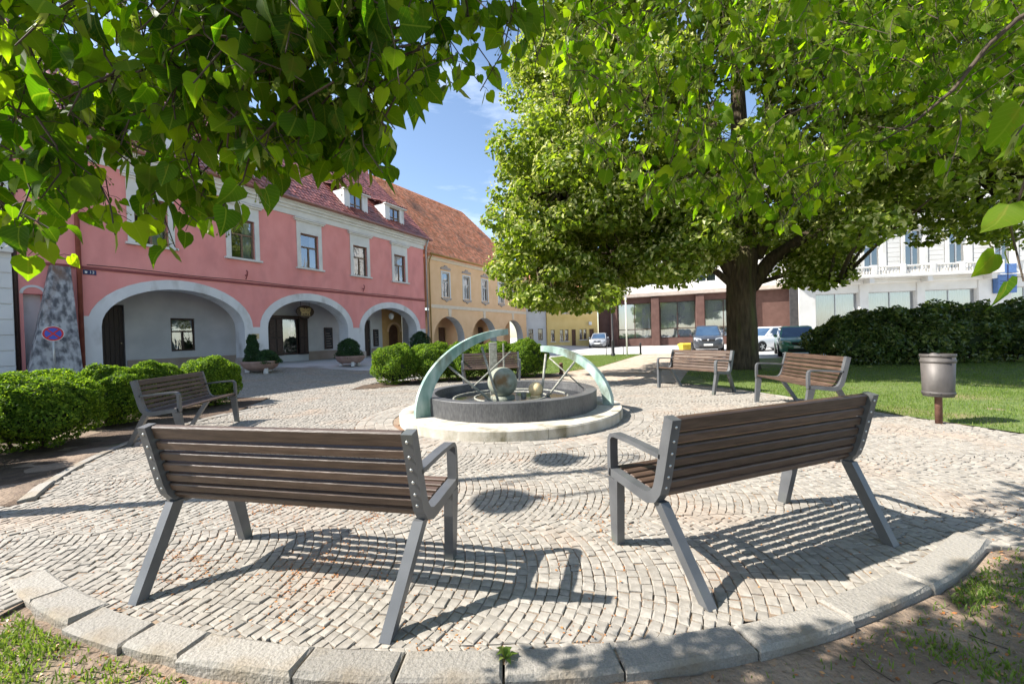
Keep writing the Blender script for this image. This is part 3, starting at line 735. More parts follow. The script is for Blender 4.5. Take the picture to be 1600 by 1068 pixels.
# ------------------------------------------------------------------ benches
BL, BF = 1.617, 1.42
def make_bench():
    root = empty('park_bench')
    prof = [(-0.018, 0.880, .030), (0.012, 0.76, .030), (0.040, 0.64, .030), (0.062, 0.55, .030), (0.082, 0.49, .030), (0.115, 0.447, .030), (0.165, 0.428, .030), (0.23, 0.432, .028), (0.36, 0.448, .026), (0.505, 0.462, .024)]
    for s in (-1, 1):
        x0 = s * BL / 2 - (0.055 if s > 0 else 0)
        MB().sweep(prof, 0.055, x0).build('side_frame', M['bench_metal'], root)
        arm = [(0.505, 0.44, .016), (0.503, 0.62, .016), (0.498, 0.668, .014), (0.480, 0.690, .013), (0.455, 0.697, .012), (0.30, 0.692, .012), (0.05, 0.672, .012)]
        MB().sweep(arm, 0.055, x0).build('armrest', M['bench_metal'], root)
        xi = s * BF / 2 - 0.0275
        bt = s * (BL / 2 - 0.0275)
        for nm, top, bot, w0, w1 in (('front_leg', (bt, 0.470, 0.43), (s * BF / 2 + s * 0.03, 0.530, 0.0), 0.045, 0.030), ('back_leg', (bt * 0.98, 0.105, 0.425), (s * BF / 2, -0.140, 0.0), 0.034, 0.030)):
            vs = []
            for (x, y, z), w in ((top, w0), (bot, w1)):
                vs += [(x - .027, y - w, z), (x + .027, y - w, z), (x + .027, y + w, z), (x - .027, y + w, z)]
            MB().add(vs, [(0, 1, 2, 3), (7, 6, 5, 4), (0, 4, 5, 1), (1, 5, 6, 2), (2, 6, 7, 3), (3, 7, 4, 0)]).build(nm, M['bench_metal'], root)
    sl = MB(); hl = BL / 2 - 0.0585
    me_n = MB().box(-hl, hl, -0.0185, 0.0185, -0.0250, 0.0250, 0.006).mesh('back_slat')
    me_t = MB().box(-hl, hl, -0.018, 0.018, -0.038, 0.038, 0.007).mesh('top_back_slat')
    me_s = MB().box(-hl, hl, -0.0205, 0.0205, -0.013, 0.013, 0.005).mesh('seat_slat')
    for m_ in (me_n, me_t, me_s): m_.materials.append(M['wood'])
    bz = [(0.842, 0), (0.768, 1), (0.704, 1), (0.640, 1), (0.578, 1), (0.518, 1), (0.464, 1)]
    for i, (z, k) in enumerate(bz):
        y = np.interp(z, [0.44, 0.447, 0.49, 0.55, 0.64, 0.76, 0.88], [0.125, 0.115, 0.082, 0.062, 0.040, 0.012, -0.018])
        t = R(-14) if z > 0.53 else (R(-24) if z > 0.48 else R(-42))
        link('back_slat', me_n if k else me_t, None, root, (0, float(y) + 0.012, z), (-t, 0, 0))
    for i in range(6):
        y = 0.168 + i * 0.0645
        link('seat_slat', me_s, None, root, (0, y, float(np.interp(y, [0.165, 0.23, 0.36, 0.505], [0.446, 0.448, 0.464, 0.478])) ), (R(6), 0, 0))
    scr = MB().lathe([(0.0, 0.004), (0.006, 0.003), (0.0085, 0.0)], 8).mesh('screw'); scr.materials.append(M['screw'])
    for s in (-1, 1):
        for z, k in bz[:6]:
            y = float(np.interp(z, [0.49, 0.55, 0.64, 0.76, 0.88], [0.082, 0.062, 0.040, 0.012, -0.018]))
            link('screw', scr, None, root, (s * (BL / 2 - 0.030), y - 0.0295, z - 0.006), (R(90), 0, 0))
    return root
BENCH = make_bench()
BENCHES = [((-1.245, 2.044), -12.8, 'brown slatted bench with its back to the viewer, nearest the patchy grass on the left'),
           ((1.504, 2.271), 20.56, 'brown slatted bench with its back to the viewer, right of the fountain near bare soil'),
           ((-5.151, 6.102), 280.9, 'slatted bench standing in front of the rounded bushes on the left'),
           ((4.251, 9.123), 115.1, 'slatted bench directly before the linden trunk, its seat facing the fountain'),
           ((4.809, 6.461), 82.6, 'slatted bench at the lawn edge between linden trunk and litter bin'),
           ((-0.62, 11.45), 184.0, 'slatted bench half hidden behind the fountain, backed by the clipped hedge')]
for i, ((x, y), a, lab) in enumerate(BENCHES):
    o = BENCH if i == 0 else copy_tree(BENCH)
    o.location = (x, y, 0.0); o.rotation_euler = (0, 0, R(a))
    tag(o, lab, 'bench', 'slatted benches around the fountain')

# ------------------------------------------------------------------ fountain with sundial arches
FX, FY = -0.05, 6.85
ft = empty('fountain', (FX, FY, 0), label='round dark stone fountain with green copper arches and stone balls', cat='fountain')
for k in range(6):
    a0, a1 = R(-75 + 60 * k) + 0.0015, R(-75 + 60 * (k + 1)) - 0.0015
    prof = [(1.30, -0.05), (1.83, -0.05), (1.835, 0.125), (1.82, 0.145), (1.30, 0.148)]
    b = MB().lathe(prof, 20, (0, 0), True, a0, a1, True)
    for a in (a0, a1): b.add([(r_ * math.cos(a), r_ * math.sin(a), z) for r_, z in prof], [tuple(range(5))])
    b.build('base_slab', M['slab'], ft)
for k in range(6):
    a0, a1 = R(-75 + 60 * k) + 0.0008, R(-75 + 60 * (k + 1)) - 0.0008
    prof = [(1.43, 0.135), (1.435, 0.412), (1.428, 0.42), (1.27, 0.42), (1.262, 0.412), (1.26, 0.135)]
    b = MB().lathe(prof, 14, (0, 0), True, a0, a1, True)
    for a in (a0, a1): b.add([(r_ * math.cos(a), r_ * math.sin(a), z) for r_, z in prof], [tuple(range(6))])
    b.build('basin_wall', M['basin'], ft)
MB().disc(1.26, 0.215, 48).build('basin_floor', M['basin_floor'], ft)
MB().disc(1.252, 0.30, 48).build('water', M['water'], ft)
for nm, r, w in (('floor_ring', 0.95, 0.03), ('floor_ring', 0.60, 0.025)):
    MB().lathe([(r, 0.216), (r, 0.312), (r + w, 0.312), (r + w, 0.216)], 40).build(nm, M['rod'], ft)
bl = MB().ball((-0.13, -0.12, 0.56), 0.25, 28, 18).build('large_ball', M['ball'], ft)
MB().lathe([(0.0, 0.335), (0.20, 0.335), (0.21, 0.20)], 24, (-0.13, -0.12)).build('ball_plinth', M['ball'], ft)
MB().ball((0.42, -0.12, 0.425), 0.12, 20, 12).build('small_ball', M['ball2'], ft)
MB().lathe([(0.0, 0.325), (0.09, 0.325), (0.10, 0.20)], 16, (0.42, -0.12)).build('ball_plinth', M['ball2'], ft)
MB().lathe([(0.0, 0.37), (0.045, 0.36), (0.05, 0.20)], 12, (0.22, 0.0)).build('water_jet', M['rod'], ft)
def arch(foot, top, H, w0, w1, th, tmax, name='arch'):
    """quarter ring plate from its foot on the slab to its free upper end"""
    f, t = Vector(foot), Vector(top)
    d = (t - f); L_ = d.length; d.normalize(); nrm = Vector((d.y, -d.x, 0))
    vs, n = [], 26
    for k in range(n + 1):
        q = k / n * tmax
        w = w0 + (w1 - w0) * (k / n) ** 0.8
        s_, z_ = L_ * (1 - math.cos(q)), H * math.sin(q)
        tx, tz = L_ * math.sin(q), H * math.cos(q)
        l = math.hypot(tx, tz); nx, nz = tz / l, -tx / l
        for ww, sd in ((0, -1), (0, 1), (w, 1), (w, -1)):
            p = f + d * (s_ + nx * ww) + nrm * (sd * th / 2) + Vector((0, 0, 0.149 + z_ + nz * ww))
            if p.z < 0.15 and k < 3: p.z = 0.15
            vs.append(p)
    fs = [(i * 4 + k, i * 4 + (k + 1) % 4, (i + 1) * 4 + (k + 1) % 4, (i + 1) * 4 + k) for i in range(n) for k in range(4)]
    fs += [(3, 2, 1, 0), tuple(n * 4 + k for k in range(4))]
    return MB().add(vs, fs).build(name, M['copper'], ft)
arch((-1.43, -0.86, 0), (0.02, 0.06, 0), 1.30, 0.24, 0.10, 0.09, R(88))
arch((1.66, -0.30, 0), (0.60, 0.58, 0), 0.98, 0.16, 0.105, 0.10, R(90))
def rods(parts):
    for nm, a, b_, r in parts: MB().tube([a, b_], r, 8).build(nm, M['rod'], ft)
rods([('strut', (-0.95, -0.55, 0.88), (-0.22, -0.45, 0.22), 0.020), ('strut', (-0.45, -0.24, 1.16), (-0.18, -0.42, 0.22), 0.020),
      ('strut', (-0.62, -0.30, 0.50), (0.02, 0.25, 1.05), 0.014), ('strut', (0.62, 0.02, 1.00), (0.50, -0.16, 0.22), 0.020),
      ('strut', (1.08, -0.15, 0.86), (0.56, -0.10, 0.22), 0.018), ('strut', (0.70, 0.30, 0.92), (1.22, 0.10, 0.42), 0.012)])
MB().box(-0.36, -0.22, 0.28, 0.33, 0.20, 1.22, 0.006).build('dial_post', M['rod'], ft)
MB().box(-0.12, -0.09, 0.22, 0.25, 0.20, 1.20, 0.006).build('dial_post', M['rod'], ft)

# ------------------------------------------------------------------ building helpers (local x along the facade, y into the house, z up)
def rot_for(th): return math.pi / 2 - th
def wall_panel(b, x0, x1, z0, z1, ops=(), y0=0.0, t=0.35, ends=True):
    xs = sorted({x0, x1} | {v for o in ops for v in o[:2]})
    zs = sorted({z0, z1} | {v for o in ops for v in o[2:4]})
    for i in range(len(xs) - 1):
        for j in range(len(zs) - 1):
            cx_, cz_ = (xs[i] + xs[i + 1]) / 2, (zs[j] + zs[j + 1]) / 2
            if any(o[0] < cx_ < o[1] and o[2] < cz_ < o[3] for o in ops): continue
            b.add([(xs[i], y0, zs[j]), (xs[i + 1], y0, zs[j]), (xs[i + 1], y0, zs[j + 1]), (xs[i], y0, zs[j + 1])], [(0, 1, 2, 3)])
    for a, c, d, e in ops:
        y1 = y0 + t
        b.add([(a, y0, d), (c, y0, d), (c, y0, e), (a, y0, e), (a, y1, d), (c, y1, d), (c, y1, e), (a, y1, e)], [(1, 0, 4, 5), (2, 1, 5, 6), (3, 2, 6, 7), (0, 3, 7, 4)])
    if ends:
        for x in (x0, x1): b.add([(x, y0, z0), (x, y0 + 6, z0), (x, y0 + 6, z1), (x, y0, z1)], [(0, 1, 2, 3) if x == x1 else (3, 2, 1, 0)])
    return b
def arch_pts(a, c, spring, rise, n=20):
    m_, r_ = (a + c) / 2, (c - a) / 2
    return [(m_ - r_ * math.cos(math.pi * k / n), spring + rise * math.sin(math.pi * k / n)) for k in range(n + 1)]
def arcade(b, x0, x1, z0, z1, arches, t, y0=0.0):
    """wall with arched openings; reveals and soffits go t deep"""
    cur = x0
    for a, c, sp, ri in arches:
        if a > cur: b.add([(cur, y0, z0), (a, y0, z0), (a, y0, z1), (cur, y0, z1)], [(0, 1, 2, 3)])
        P_ = arch_pts(a, c, sp, ri)
        for (xa, za), (xb, zb) in zip(P_[:-1], P_[1:]):
            b.add([(xa, y0, za), (xb, y0, zb), (xb, y0, z1), (xa, y0, z1)], [(0, 1, 2, 3)])
        cur = c
    if cur < x1: b.add([(cur, y0, z0), (x1, y0, z0), (x1, y0, z1), (cur, y0, z1)], [(0, 1, 2, 3)])
    return b
def reveal(b, a, c, sp, ri, z0, y0, y1):
    P_ = [(a, z0)] + arch_pts(a, c, sp, ri) + [(c, z0)]
    n = len(P_)
    b.add([(x, y0, z) for x, z in P_] + [(x, y1, z) for x, z in P_], [(i, i + 1, n + i + 1, n + i) for i in range(n - 1)], False)
    return b
def ring_band(b, a, c, sp, ri, w, y0, y1, z0=None):
    """raised band round an arch"""
    inn = arch_pts(a, c, sp, ri); out = arch_pts(a - w, c + w, sp, ri + w)
    n = len(inn)
    b.add([(x, y0, z) for x, z in inn] + [(x, y0, z) for x, z in out] + [(x, y1, z) for x, z in out] + [(x, y1, z) for x, z in inn],
          [(i, n + i, n + i + 1, i + 1)[::-1] for i in range(n - 1)] + [(n + i, 2 * n + i, 2 * n + i + 1, n + i + 1)[::-1] for i in range(n - 1)] + [(i, i + 1, 3 * n + i + 1, 3 * n + i)[::-1] for i in range(n - 1)])
    return b
def window(parent, x0, x1, z0, z1, y, fm, transom=0.64, mull=1, curtain=None, bar=0.05, name='window', glass='pane', upper_mull=False, sill=None, sash=0.035):
    b = MB()
    d0, d1 = y, y + 0.07
    b.box(x0, x0 + bar, d0, d1, z0, z1); b.box(x1 - bar, x1, d0, d1, z0, z1)
    b.box(x0 + bar, x1 - bar, d0, d1, z0, z0 + bar); b.box(x0 + bar, x1 - bar, d0, d1, z1 - bar, z1)
    zt = z0 + (z1 - z0) * transom if transom else None
    if zt: b.box(x0 + bar, x1 - bar, d0 - 0.012, d1, zt - bar * 0.6, zt + bar * 0.6)
    xs = [x0 + bar + (x1 - x0 - 2 * bar) * k / (mull + 1) for k in range(mull + 2)]
    top = zt - bar * 0.6 if zt else z1 - bar
    for x in xs[1:-1]:
        b.box(x - bar * 0.55, x + bar * 0.55, d0 - 0.008, d1, z0 + bar, top)
        if upper_mull and zt: b.box(x - bar * 0.55, x + bar * 0.55, d0 - 0.008, d1, zt + bar * 0.6, z1 - bar)
    w = b.build(name, fm, parent)
    lights = [(xs[k], xs[k + 1], z0 + bar, top) for k in range(mull + 1)]
    if zt: lights += [(xs[k], xs[k + 1], zt, z1 - bar) for k in range(mull + 1)] if upper_mull else [(x0 + bar, x1 - bar, zt, z1 - bar)]
    for a, c, e, f in lights:
        tl = rnd.uniform(-0.006, 0.006)
        MB().add([(a, d0 + 0.03 + tl, e), (c, d0 + 0.03 - tl, e), (c, d0 + 0.03 - tl, f), (a, d0 + 0.03 + tl, f)], [(0, 1, 2, 3)]).build('pane', M[glass], w)
    if curtain:
        for a, c in curtain:
            xa, xb = x0 + (x1 - x0) * a, x0 + (x1 - x0) * c
            n = max(int((xb - xa) / 0.05), 3); vs = []
            for k in range(n + 1):
                yy = y + 0.20 + 0.025 * math.sin(k * 1.9 + a * 9)
                x = xa + (xb - xa) * k / n
                vs += [(x, yy, z0 + 0.02), (x, yy, z1 - 0.03)]
            MB().add(vs, [(2 * k, 2 * k + 2, 2 * k + 3, 2 * k + 1) for k in range(n)]).build('curtain', M['curtain'], w)
    if sill: MB().box(x0 - sill[0], x1 + sill[0], sill[1], y + 0.02, z0 - sill[2], z0 - 0.004, 0.008).build('window_sill', M[sill[3]], w)
    return w
def tiles(L0, L1, slope, course, w, kind, clip=None):
    """roof tiles laid on a plane: returns verts (x, s up the slope, n off the plane) and quads, one island per tile"""
    nx, ns_ = int(round((L1 - L0) / w)), int(round(slope / course))
    I, J = np.meshgrid(np.arange(nx), np.arange(ns_)); I, J = I.ravel(), J.ravel()
    off = (J % 2) * 0.5 * w if kind == 'flat' else 0 * J
    x0 = L0 + I * w + off; s0 = J * course
    if clip is not None:
        k = clip(x0 + w / 2, s0 + course / 2); x0, s0 = x0[k], s0[k]
    n = len(x0); K = 5 if kind == 'pan' else 2
    fr = np.linspace(0.02, 0.98, K)
    hb = 0.060 * np.sin(np.pi * fr) if kind == 'pan' else np.zeros(K)
    jit = rng.normal(0, 0.006, (n, 1))
    lift = 0.030 if kind == 'pan' else 0.026
    X = x0[:, None] + w * fr[None] + rng.normal(0, 0.003, (n, 1))
    lip = np.stack([X, s0[:, None] + 0 * X, hb[None] + jit + 0 * X], 2)
    low = np.stack([X, s0[:, None] + 0 * X, hb[None] + lift + jit + 0 * X], 2)
    top = np.stack([X, s0[:, None] + course * 1.06 + 0 * X, hb[None] + 0.004 + jit + 0 * X], 2)
    V = np.concatenate([lip, low, top], 1).reshape(-1, 3)
    q = []
    for r_ in range(2):
        for k in range(K - 1): q.append((r_ * K + k, r_ * K + k + 1, (r_ + 1) * K + k + 1, (r_ + 1) * K + k))
    Q = (np.arange(n)[:, None, None] * 3 * K + np.array(q)[None]).reshape(-1, 4)
    return V, Q
def lay_tiles(parent, V, Q, origin, pitch, m, name='roof_tiles'):
    c, s_ = math.cos(pitch), math.sin(pitch)
    W = np.stack([V[:, 0], origin[1] + V[:, 1] * c - V[:, 2] * s_, origin[2] + V[:, 1] * s_ + V[:, 2] * c], 1)
    return tag(link(name, np_mesh(name, W, Q), m, parent), kind='stuff')
def text_mesh(s, size, m, parent, loc, rot, ext=0.002, name='lettering'):
    cu = bpy.data.curves.new(name, 'FONT')
    cu.body = s; cu.size = size; cu.extrude = ext; cu.align_x = 'CENTER'; cu.align_y = 'CENTER'
    o = bpy.data.objects.new(name, cu); COL.objects.link(o)
    
    me = bpy.data.meshes.new_from_object(o)
    me.name = name
    bpy.data.objects.remove(o, do_unlink=True)
    return link(name, me, m, parent, loc, rot)

# ------------------------------------------------------------------ pink arcaded house
ZF = 0.36
pk = empty('pink_house', (P_C[0], P_C[1], 0), rot_for(P_TH), 'pink two-storey house with three white arcade arches and dark red roof', 'house')
ARCH = [(-16.70, -12.08, 2.10, 1.46), (-11.05, -6.58, 2.10, 1.40), (-5.43, -0.92, 2.05, 1.35)]
XL, XR = -18.50, 0.0
b = arcade(MB(), -17.30, XR, ZF - 0.1, 4.05, ARCH, 0.75)
wall_panel(b, XL, -17.30, ZF - 0.1, 4.05, [(-18.42, -18.00, ZF - 0.05, 3.1)], 0.0, 0.3, False)
WX = [-15.22, -12.0, -8.77, -5.55, -2.35]
wall_panel(b, XL, XR, 4.05, 7.66, [(x - 0.50, x + 0.50, 5.14, 6.88) for x in WX], 0.0, 0.28)
b.build('wall', M['pink'], pk)
b = MB()
for a in ARCH: reveal(b, *a, ZF - 0.1, 0.0, 0.75)
for a in ARCH: ring_band(b, *a, 0.36, -0.014, 0.002)
b.build('arch_band', M['white_pl'], pk)
for x0, x1, ztop in ((-17.22, -16.70, 2.45), (-12.08, -11.05, 2.12), (-6.58, -5.43, 2.12), (-0.92, -0.03, 2.08)):
    b = MB().box(x0, x1, -0.012, 0.004, ZF - 0.1, ztop)
    b.build('pier_facing', M['white_pl'], pk)
    MB().box(x0 - 0.05, x1 + 0.05, -0.06, 0.75, ZF - 0.1, ZF + 0.40, 0.02).build('pier_base', M['ornament'], pk)
# arcade interior
b = MB()
wall_panel(b, XL, -1.95, ZF - 0.1, 4.0, [(-16.10, -15.40, ZF, 3.05), (-13.90, -13.02, 1.15, 2.58), (-9.80, -7.55, 0.72, 2.72), (-3.62, -2.98, ZF, 2.75)], 2.2, 0.25, False)
b.add([(XL, 0.75, 3.99), (XR, 0.75, 3.99), (XR, 2.2, 3.99), (XL, 2.2, 3.99)], [(0, 1, 2, 3)])
for a, c in ((-17.3, -16.72), (-12.06, -11.07), (-6.56, -5.45), (-0.9, 0.0)): b.add([(a, 0.75, ZF - 0.1), (c, 0.75, ZF - 0.1), (c, 0.75, 4.0), (a, 0.75, 4.0)], [(3, 2, 1, 0)])
for x in (XL + 0.01, XR - 0.01): b.add([(x, 0.0, ZF - 0.1), (x, 2.2, ZF - 0.1), (x, 2.2, 4), (x, 0.0, 4)], [(0, 1, 2, 3)])
b.build('arcade_wall', M['arcade_pl'], pk)
MB().box(XL, XR, -0.10, 2.3, ZF - 0.14, ZF).build('arcade_floor', M['paving'], pk)
for a, c in ((-17.3, -16.14), (-15.36, -9.84), (-7.51, -3.66), (-2.94, -1.96)):
    MB().box(a, c, 2.17, 2.21, ZF, 0.86).build('dado', M['dado'], pk)
b = MB(); arcade(b, -1.95, -0.02, ZF - 0.1, 4.0, [(-1.35, -0.25, 1.95, 0.55)], 0.3, 2.2)
reveal(b, -1.35, -0.25, 1.95, 0.55, ZF - 0.1, 2.2, 2.6); b.build('ochre_wall', M['ochre_wall'], pk)
ring_band(MB(), -1.35, -0.25, 1.95, 0.55, 0.16, 2.17, 2.21).build('door_surround', M['peach'], pk)
def plank_door(parent, x0, x1, z0, z1, y, m, n=5):
    d = MB().box(x0, x1, y + 0.03, y + 0.07, z0, z1).build('door', m, parent)
    w = (x1 - x0) / n
    for k in range(n): MB().box(x0 + k * w + 0.006, x0 + (k + 1) * w - 0.006, y, y + 0.03, z0 + 0.02, z1 - 0.02).build('plank', m, d)
    MB().ball((x1 - 0.09, y - 0.03, (z0 + z1) / 2 - 0.15), 0.028, 10, 6).build('door_knob', M['brass'], d)
    return d
plank_door(pk, -16.10, -15.40, ZF, 3.02, 2.30, M['door'])
plank_door(pk, -3.62, -2.98, ZF, 2.72, 2.30, M['door'])
plank_door(pk, -1.33, -0.27, ZF, 2.48, 2.42, M['door_brown'], 6)
window(pk, -13.90, -13.02, 1.17, 2.56, 2.26, M['window_dark'], 0.60, 1, [(0.1, 0.45)], 0.06)
# cafe front: dark frame with two open shutters
window(pk, -9.02, -8.10, 0.74, 2.70, 2.24, M['window_dark'], None, 0, None, 0.06, 'shop_window')
for x0, x1 in ((-9.80, -9.03), (-8.09, -7.57)):
    d = MB().box(x0, x1, 2.10, 2.16, 0.72, 2.72).build('shutter', M['door'], pk)
    w = (x1 - x0) / 2
    for k in range(2):
        for z0, z1 in ((0.80, 1.60), (1.70, 2.62)): MB().box(x0 + k * w + 0.05, x0 + (k + 1) * w - 0.05, 2.08, 2.10, z0, z1, 0.008).build('shutter_panel', M['window_dark'], d)
MB().box(-9.86, -7.50, 2.06, 2.20, 2.72, 2.84).build('shop_lintel', M['window_dark'], pk)
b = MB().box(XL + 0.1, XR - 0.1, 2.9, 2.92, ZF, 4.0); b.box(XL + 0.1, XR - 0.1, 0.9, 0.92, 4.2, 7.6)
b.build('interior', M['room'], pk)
# upper storey dressings
MB().box(XL, XR + 0.03, -0.05, 0.0, 4.02, 4.11, 0.01).build('string_course', M['redline'], pk)
for i, x in enumerate(WX):
    b = MB()
    b.box(x - 0.70, x - 0.50, -0.035, 0.05, 5.06, 7.46); b.box(x + 0.50, x + 0.70, -0.035, 0.05, 5.06, 7.46); b.box(x - 0.50, x + 0.50, -0.033, 0.05, 6.88, 7.46)
    b.build('window_surround', M['cream'], pk)
    b = MB().box(x - 0.80, x + 0.80, -0.12, 0.0, 7.46, 7.53); b.box(x - 0.86, x + 0.86, -0.19, 0.0, 7.53, 7.60, 0.01)
    b.build('window_hood', M['cream'], pk)
    window(pk, x - 0.50, x + 0.50, 5.15, 6.87, 0.10, M['window_wood'], 0.62, 1, [[(0.55, 0.98)], [(0.6, 0.97)], [(0.02, 0.25), (0.7, 0.98)], [(0.03, 0.4)], [(0.55, 0.97)]][i], 0.06, sill=(0.28, -0.13, 0.09, 'cream'))
b = MB()
for y, z0, z1 in ((-0.05, 7.66, 7.95), (-0.14, 7.95, 8.08), (-0.24, 8.08, 8.20), (-0.32, 8.20, 8.30)): b.box(XL, XR + (0.1 if y < -0.1 else 0.02), y, 0.3, z0, z1)
b.build('cornice', M['cream'], pk)
b = MB().tube([(XL, -0.45, 8.36), (XR + 0.45, -0.45, 8.34)], 0.075, 10); b.build('gutter', M['gutter'], pk)
PIT = R(45)
roof = MB().add([(XL, -0.36, 8.30), (XR + 0.45, -0.36, 8.30), (XR + 0.45, 6.0, 14.66), (XL, 6.0, 14.66), (XL, 12.4, 8.30), (XR + 0.45, 12.4, 8.30)], [(0, 1, 2, 3), (3, 2, 5, 4), (0, 3, 4), (1, 5, 2)]).build('roof', M['tile_dark'], pk)
V, Q = tiles(XL, XR + 0.45, 9.0, 0.34, 0.22, 'pan')
lay_tiles(roof, V, Q, (0, -0.42, 8.33), PIT, M['tile_dark'])
for k in range(48):
    MB().tube([(XL + k * 0.4, 6.0, 14.70), (XL + k * 0.4 + 0.43, 6.0, 14.72)], [0.13, 0.11], 8).build('ridge_tile', M['tile_dark'], roof)
for x in (-15.1, -11.85, -5.45, -2.35):
    dz0, dz1 = 8.72, 9.98
    y0 = 0.28
    d = MB().box(x - 0.85, x - 0.45, y0, y0 + 2.3, dz0 - 0.2, dz1 + 0.12).box(x + 0.45, x + 0.85, y0, y0 + 2.3, dz0 - 0.2, dz1 + 0.12).box(x - 0.45, x + 0.45, y0, y0 + 2.3, dz1, dz1 + 0.12).box(x - 0.45, x + 0.45, y0, y0 + 1.0, dz0 - 0.3, dz0).build('dormer', M['white_pl'], pk)
    b = MB()
    for k in range(4):
        s = k % 2 * 2 - 1
    f = MB().box(x - 0.45, x - 0.38, y0 + 0.08, y0 + 0.15, dz0, dz1).box(x + 0.38, x + 0.45, y0 + 0.08, y0 + 0.15, dz0, dz1).box(x - 0.38, x + 0.38, y0 + 0.08, y0 + 0.15, dz0, dz0 + 0.07).box(x - 0.38, x + 0.38, y0 + 0.08, y0 + 0.15, dz1 - 0.07, dz1).box(x - 0.03, x + 0.03, y0 + 0.07, y0 + 0.15, dz0 + 0.07, dz1 - 0.07).box(x - 0.38, x + 0.38, y0 + 0.074, y0 + 0.15, 9.33, 9.38)
    f.build('dormer_window', M['window_wood'], d)
    for a, c in ((x - 0.38, x - 0.03), (x + 0.03, x + 0.38)): MB().add([(a, y0 + 0.12, dz0 + 0.05), (c, y0 + 0.12, dz0 + 0.05), (c, y0 + 0.12, dz1 - 0.05), (a, y0 + 0.12, dz1 - 0.05)], [(0, 1, 2, 3)]).build('pane', M['pane'], d)
    MB().box(x - 0.44, x + 0.44, y0 + 0.5, y0 + 0.52, dz0, dz1).build('dormer_interior', M['room'], d)
    V, Q = tiles(x - 1.0, x + 1.0, 2.6, 0.30, 0.2, 'pan')
    lay_tiles(d, V, Q, (0, y0 - 0.22, dz1 + 0.14), R(18), M['tile_dark'], 'dormer_tiles')
    MB().box(x - 0.96, x + 0.96, y0 - 0.18, y0 + 0.05, dz1 + 0.06, dz1 + 0.13).build('dormer_fascia', M['cream'], d)
# downpipes
b = MB().tube([(-17.22, -0.50, 8.30), (-17.22, -0.40, 8.05), (-17.22, -0.13, 7.6), (-17.22, -0.13, ZF)], 0.065, 10); b.build('downpipe', M['pipe_red'], pk)
b = MB().tube([(0.06, -0.45, 8.30), (0.10, -0.30, 8.05), (0.12, -0.14, 7.6), (0.12, -0.14, 0.3)], 0.05, 10); b.build('downpipe', M['galv'], pk)
for x in (-11.95, -5.45):
    MB().tube([(x, 0, 4.42), (x, -0.12, 4.40), (x, -0.17, 4.55), (x, -0.10, 4.62)], 0.028, 8).tube([(x, -0.02, 4.25), (x, -0.12, 4.40)], 0.02, 6).build('flag_bracket', M['redline'], pk)
MB().tube([(-18.57, -0.03, 0.3), (-18.57, -0.03, 8.2)], 0.05, 8).build('downpipe', M['window_dark'], pk)
# small niche arch and sloping buttress
ring_band(MB(), -18.42, -18.00, 3.1, 0.20, 0.07, -0.02, 0.01).build('niche_band', M['white_pl'], pk)
MB().box(-18.42, -18.00, 0.30, 0.33, ZF, 3.35).build('niche_back', M['white_pl'], pk)
zb = 0.30
vs = [(-18.60, -0.95, zb), (-17.38, -0.80, zb), (-17.42, -0.16, 4.02), (-17.86, -0.18, 4.02), (-18.49, 0.0, zb), (-17.38, 0.0, zb), (-17.42, 0.0, 4.02), (-17.86, 0.0, 4.02)]
MB().add(vs, [(0, 1, 2, 3), (4, 7, 6, 5), (1, 5, 6, 2), (0, 3, 7, 4), (3, 2, 6, 7)]).build('buttress', M['buttress'], pk)
MB().tube([(-17.0 + k * 0.85, -0.022, 4.17 + 0.018 * math.sin(k * 1.3)) for k in range(21)], 0.012, 6).build('cable', M['black_metal'], pk)
# wall plates
pl = MB().box(-17.10, -16.78, -0.03, 0.0, 3.84, 4.00, 0.005).build('number_plate', M['blue_plate'], pk)
text_mesh('13', 0.13, M['white_paint'], pl, (-16.89, -0.034, 3.92), (R(90), 0, 0))
MB().prism_xz([(-17.06, 3.95), (-17.06, 3.90), (-17.03, 3.87), (-17.00, 3.90), (-17.00, 3.95)], -0.036, -0.03).build('shield', M['white_paint'], pl)
MB().box(-11.78, -11.48, -0.04, -0.012, 1.58, 1.82, 0.006).build('brass_plaque', M['brass'], pk)
for k in range(3): MB().box(-11.74, -11.54, -0.043, -0.04, 1.64 + k * 0.05, 1.655 + k * 0.05).build('plaque_line', M['sign_dark'], pk)

# hanging signs and boards in the arcade (things of their own)
def facade_obj(name, x, y, z, label, cat, th=P_TH, c=P_C, group=None):
    u = (math.sin(th), math.cos(th)); v = (-u[1], u[0])
    return empty(name, (c[0] + u[0] * x + v[0] * y, c[1] + u[1] * x + v[1] * y, z), rot_for(th), label, cat, group)
s = facade_obj('hanging_sign', -8.15, 1.45, 3.05, 'oval dark sign with gilt eagle shape hanging in the middle arch', 'sign')
vs = [(0.52 * math.cos(6.2832 * k / 28), 0.33 * math.sin(6.2832 * k / 28)) for k in range(28)]
MB().prism_xz(vs, -0.03, 0.03).build('sign_board', M['sign_dark'], s)
ep = [(-0.33, 0.19), (-0.14, 0.20), (-0.06, 0.13), (0.0, 0.21), (0.06, 0.13), (0.14, 0.20), (0.33, 0.19), (0.30, 0.02), (0.24, -0.06), (0.26, -0.22), (-0.26, -0.22), (-0.24, -0.06), (-0.30, 0.02)]
MB().prism_xz(ep[::-1], -0.045, -0.03).build('gilt_emblem', M['sign_gold'], s)
for x0, x1, z0, z1 in ((-0.2, -0.06, -0.19, -0.13), (-0.03, 0.06, -0.19, -0.10), (0.09, 0.2, -0.19, -0.13), (-0.22, -0.05, 0.04, 0.06), (0.05, 0.22, 0.04, 0.06)): MB().box(x0, x1, -0.049, -0.045, z0, z1).build('emblem_mark', M['sign_dark'], s)
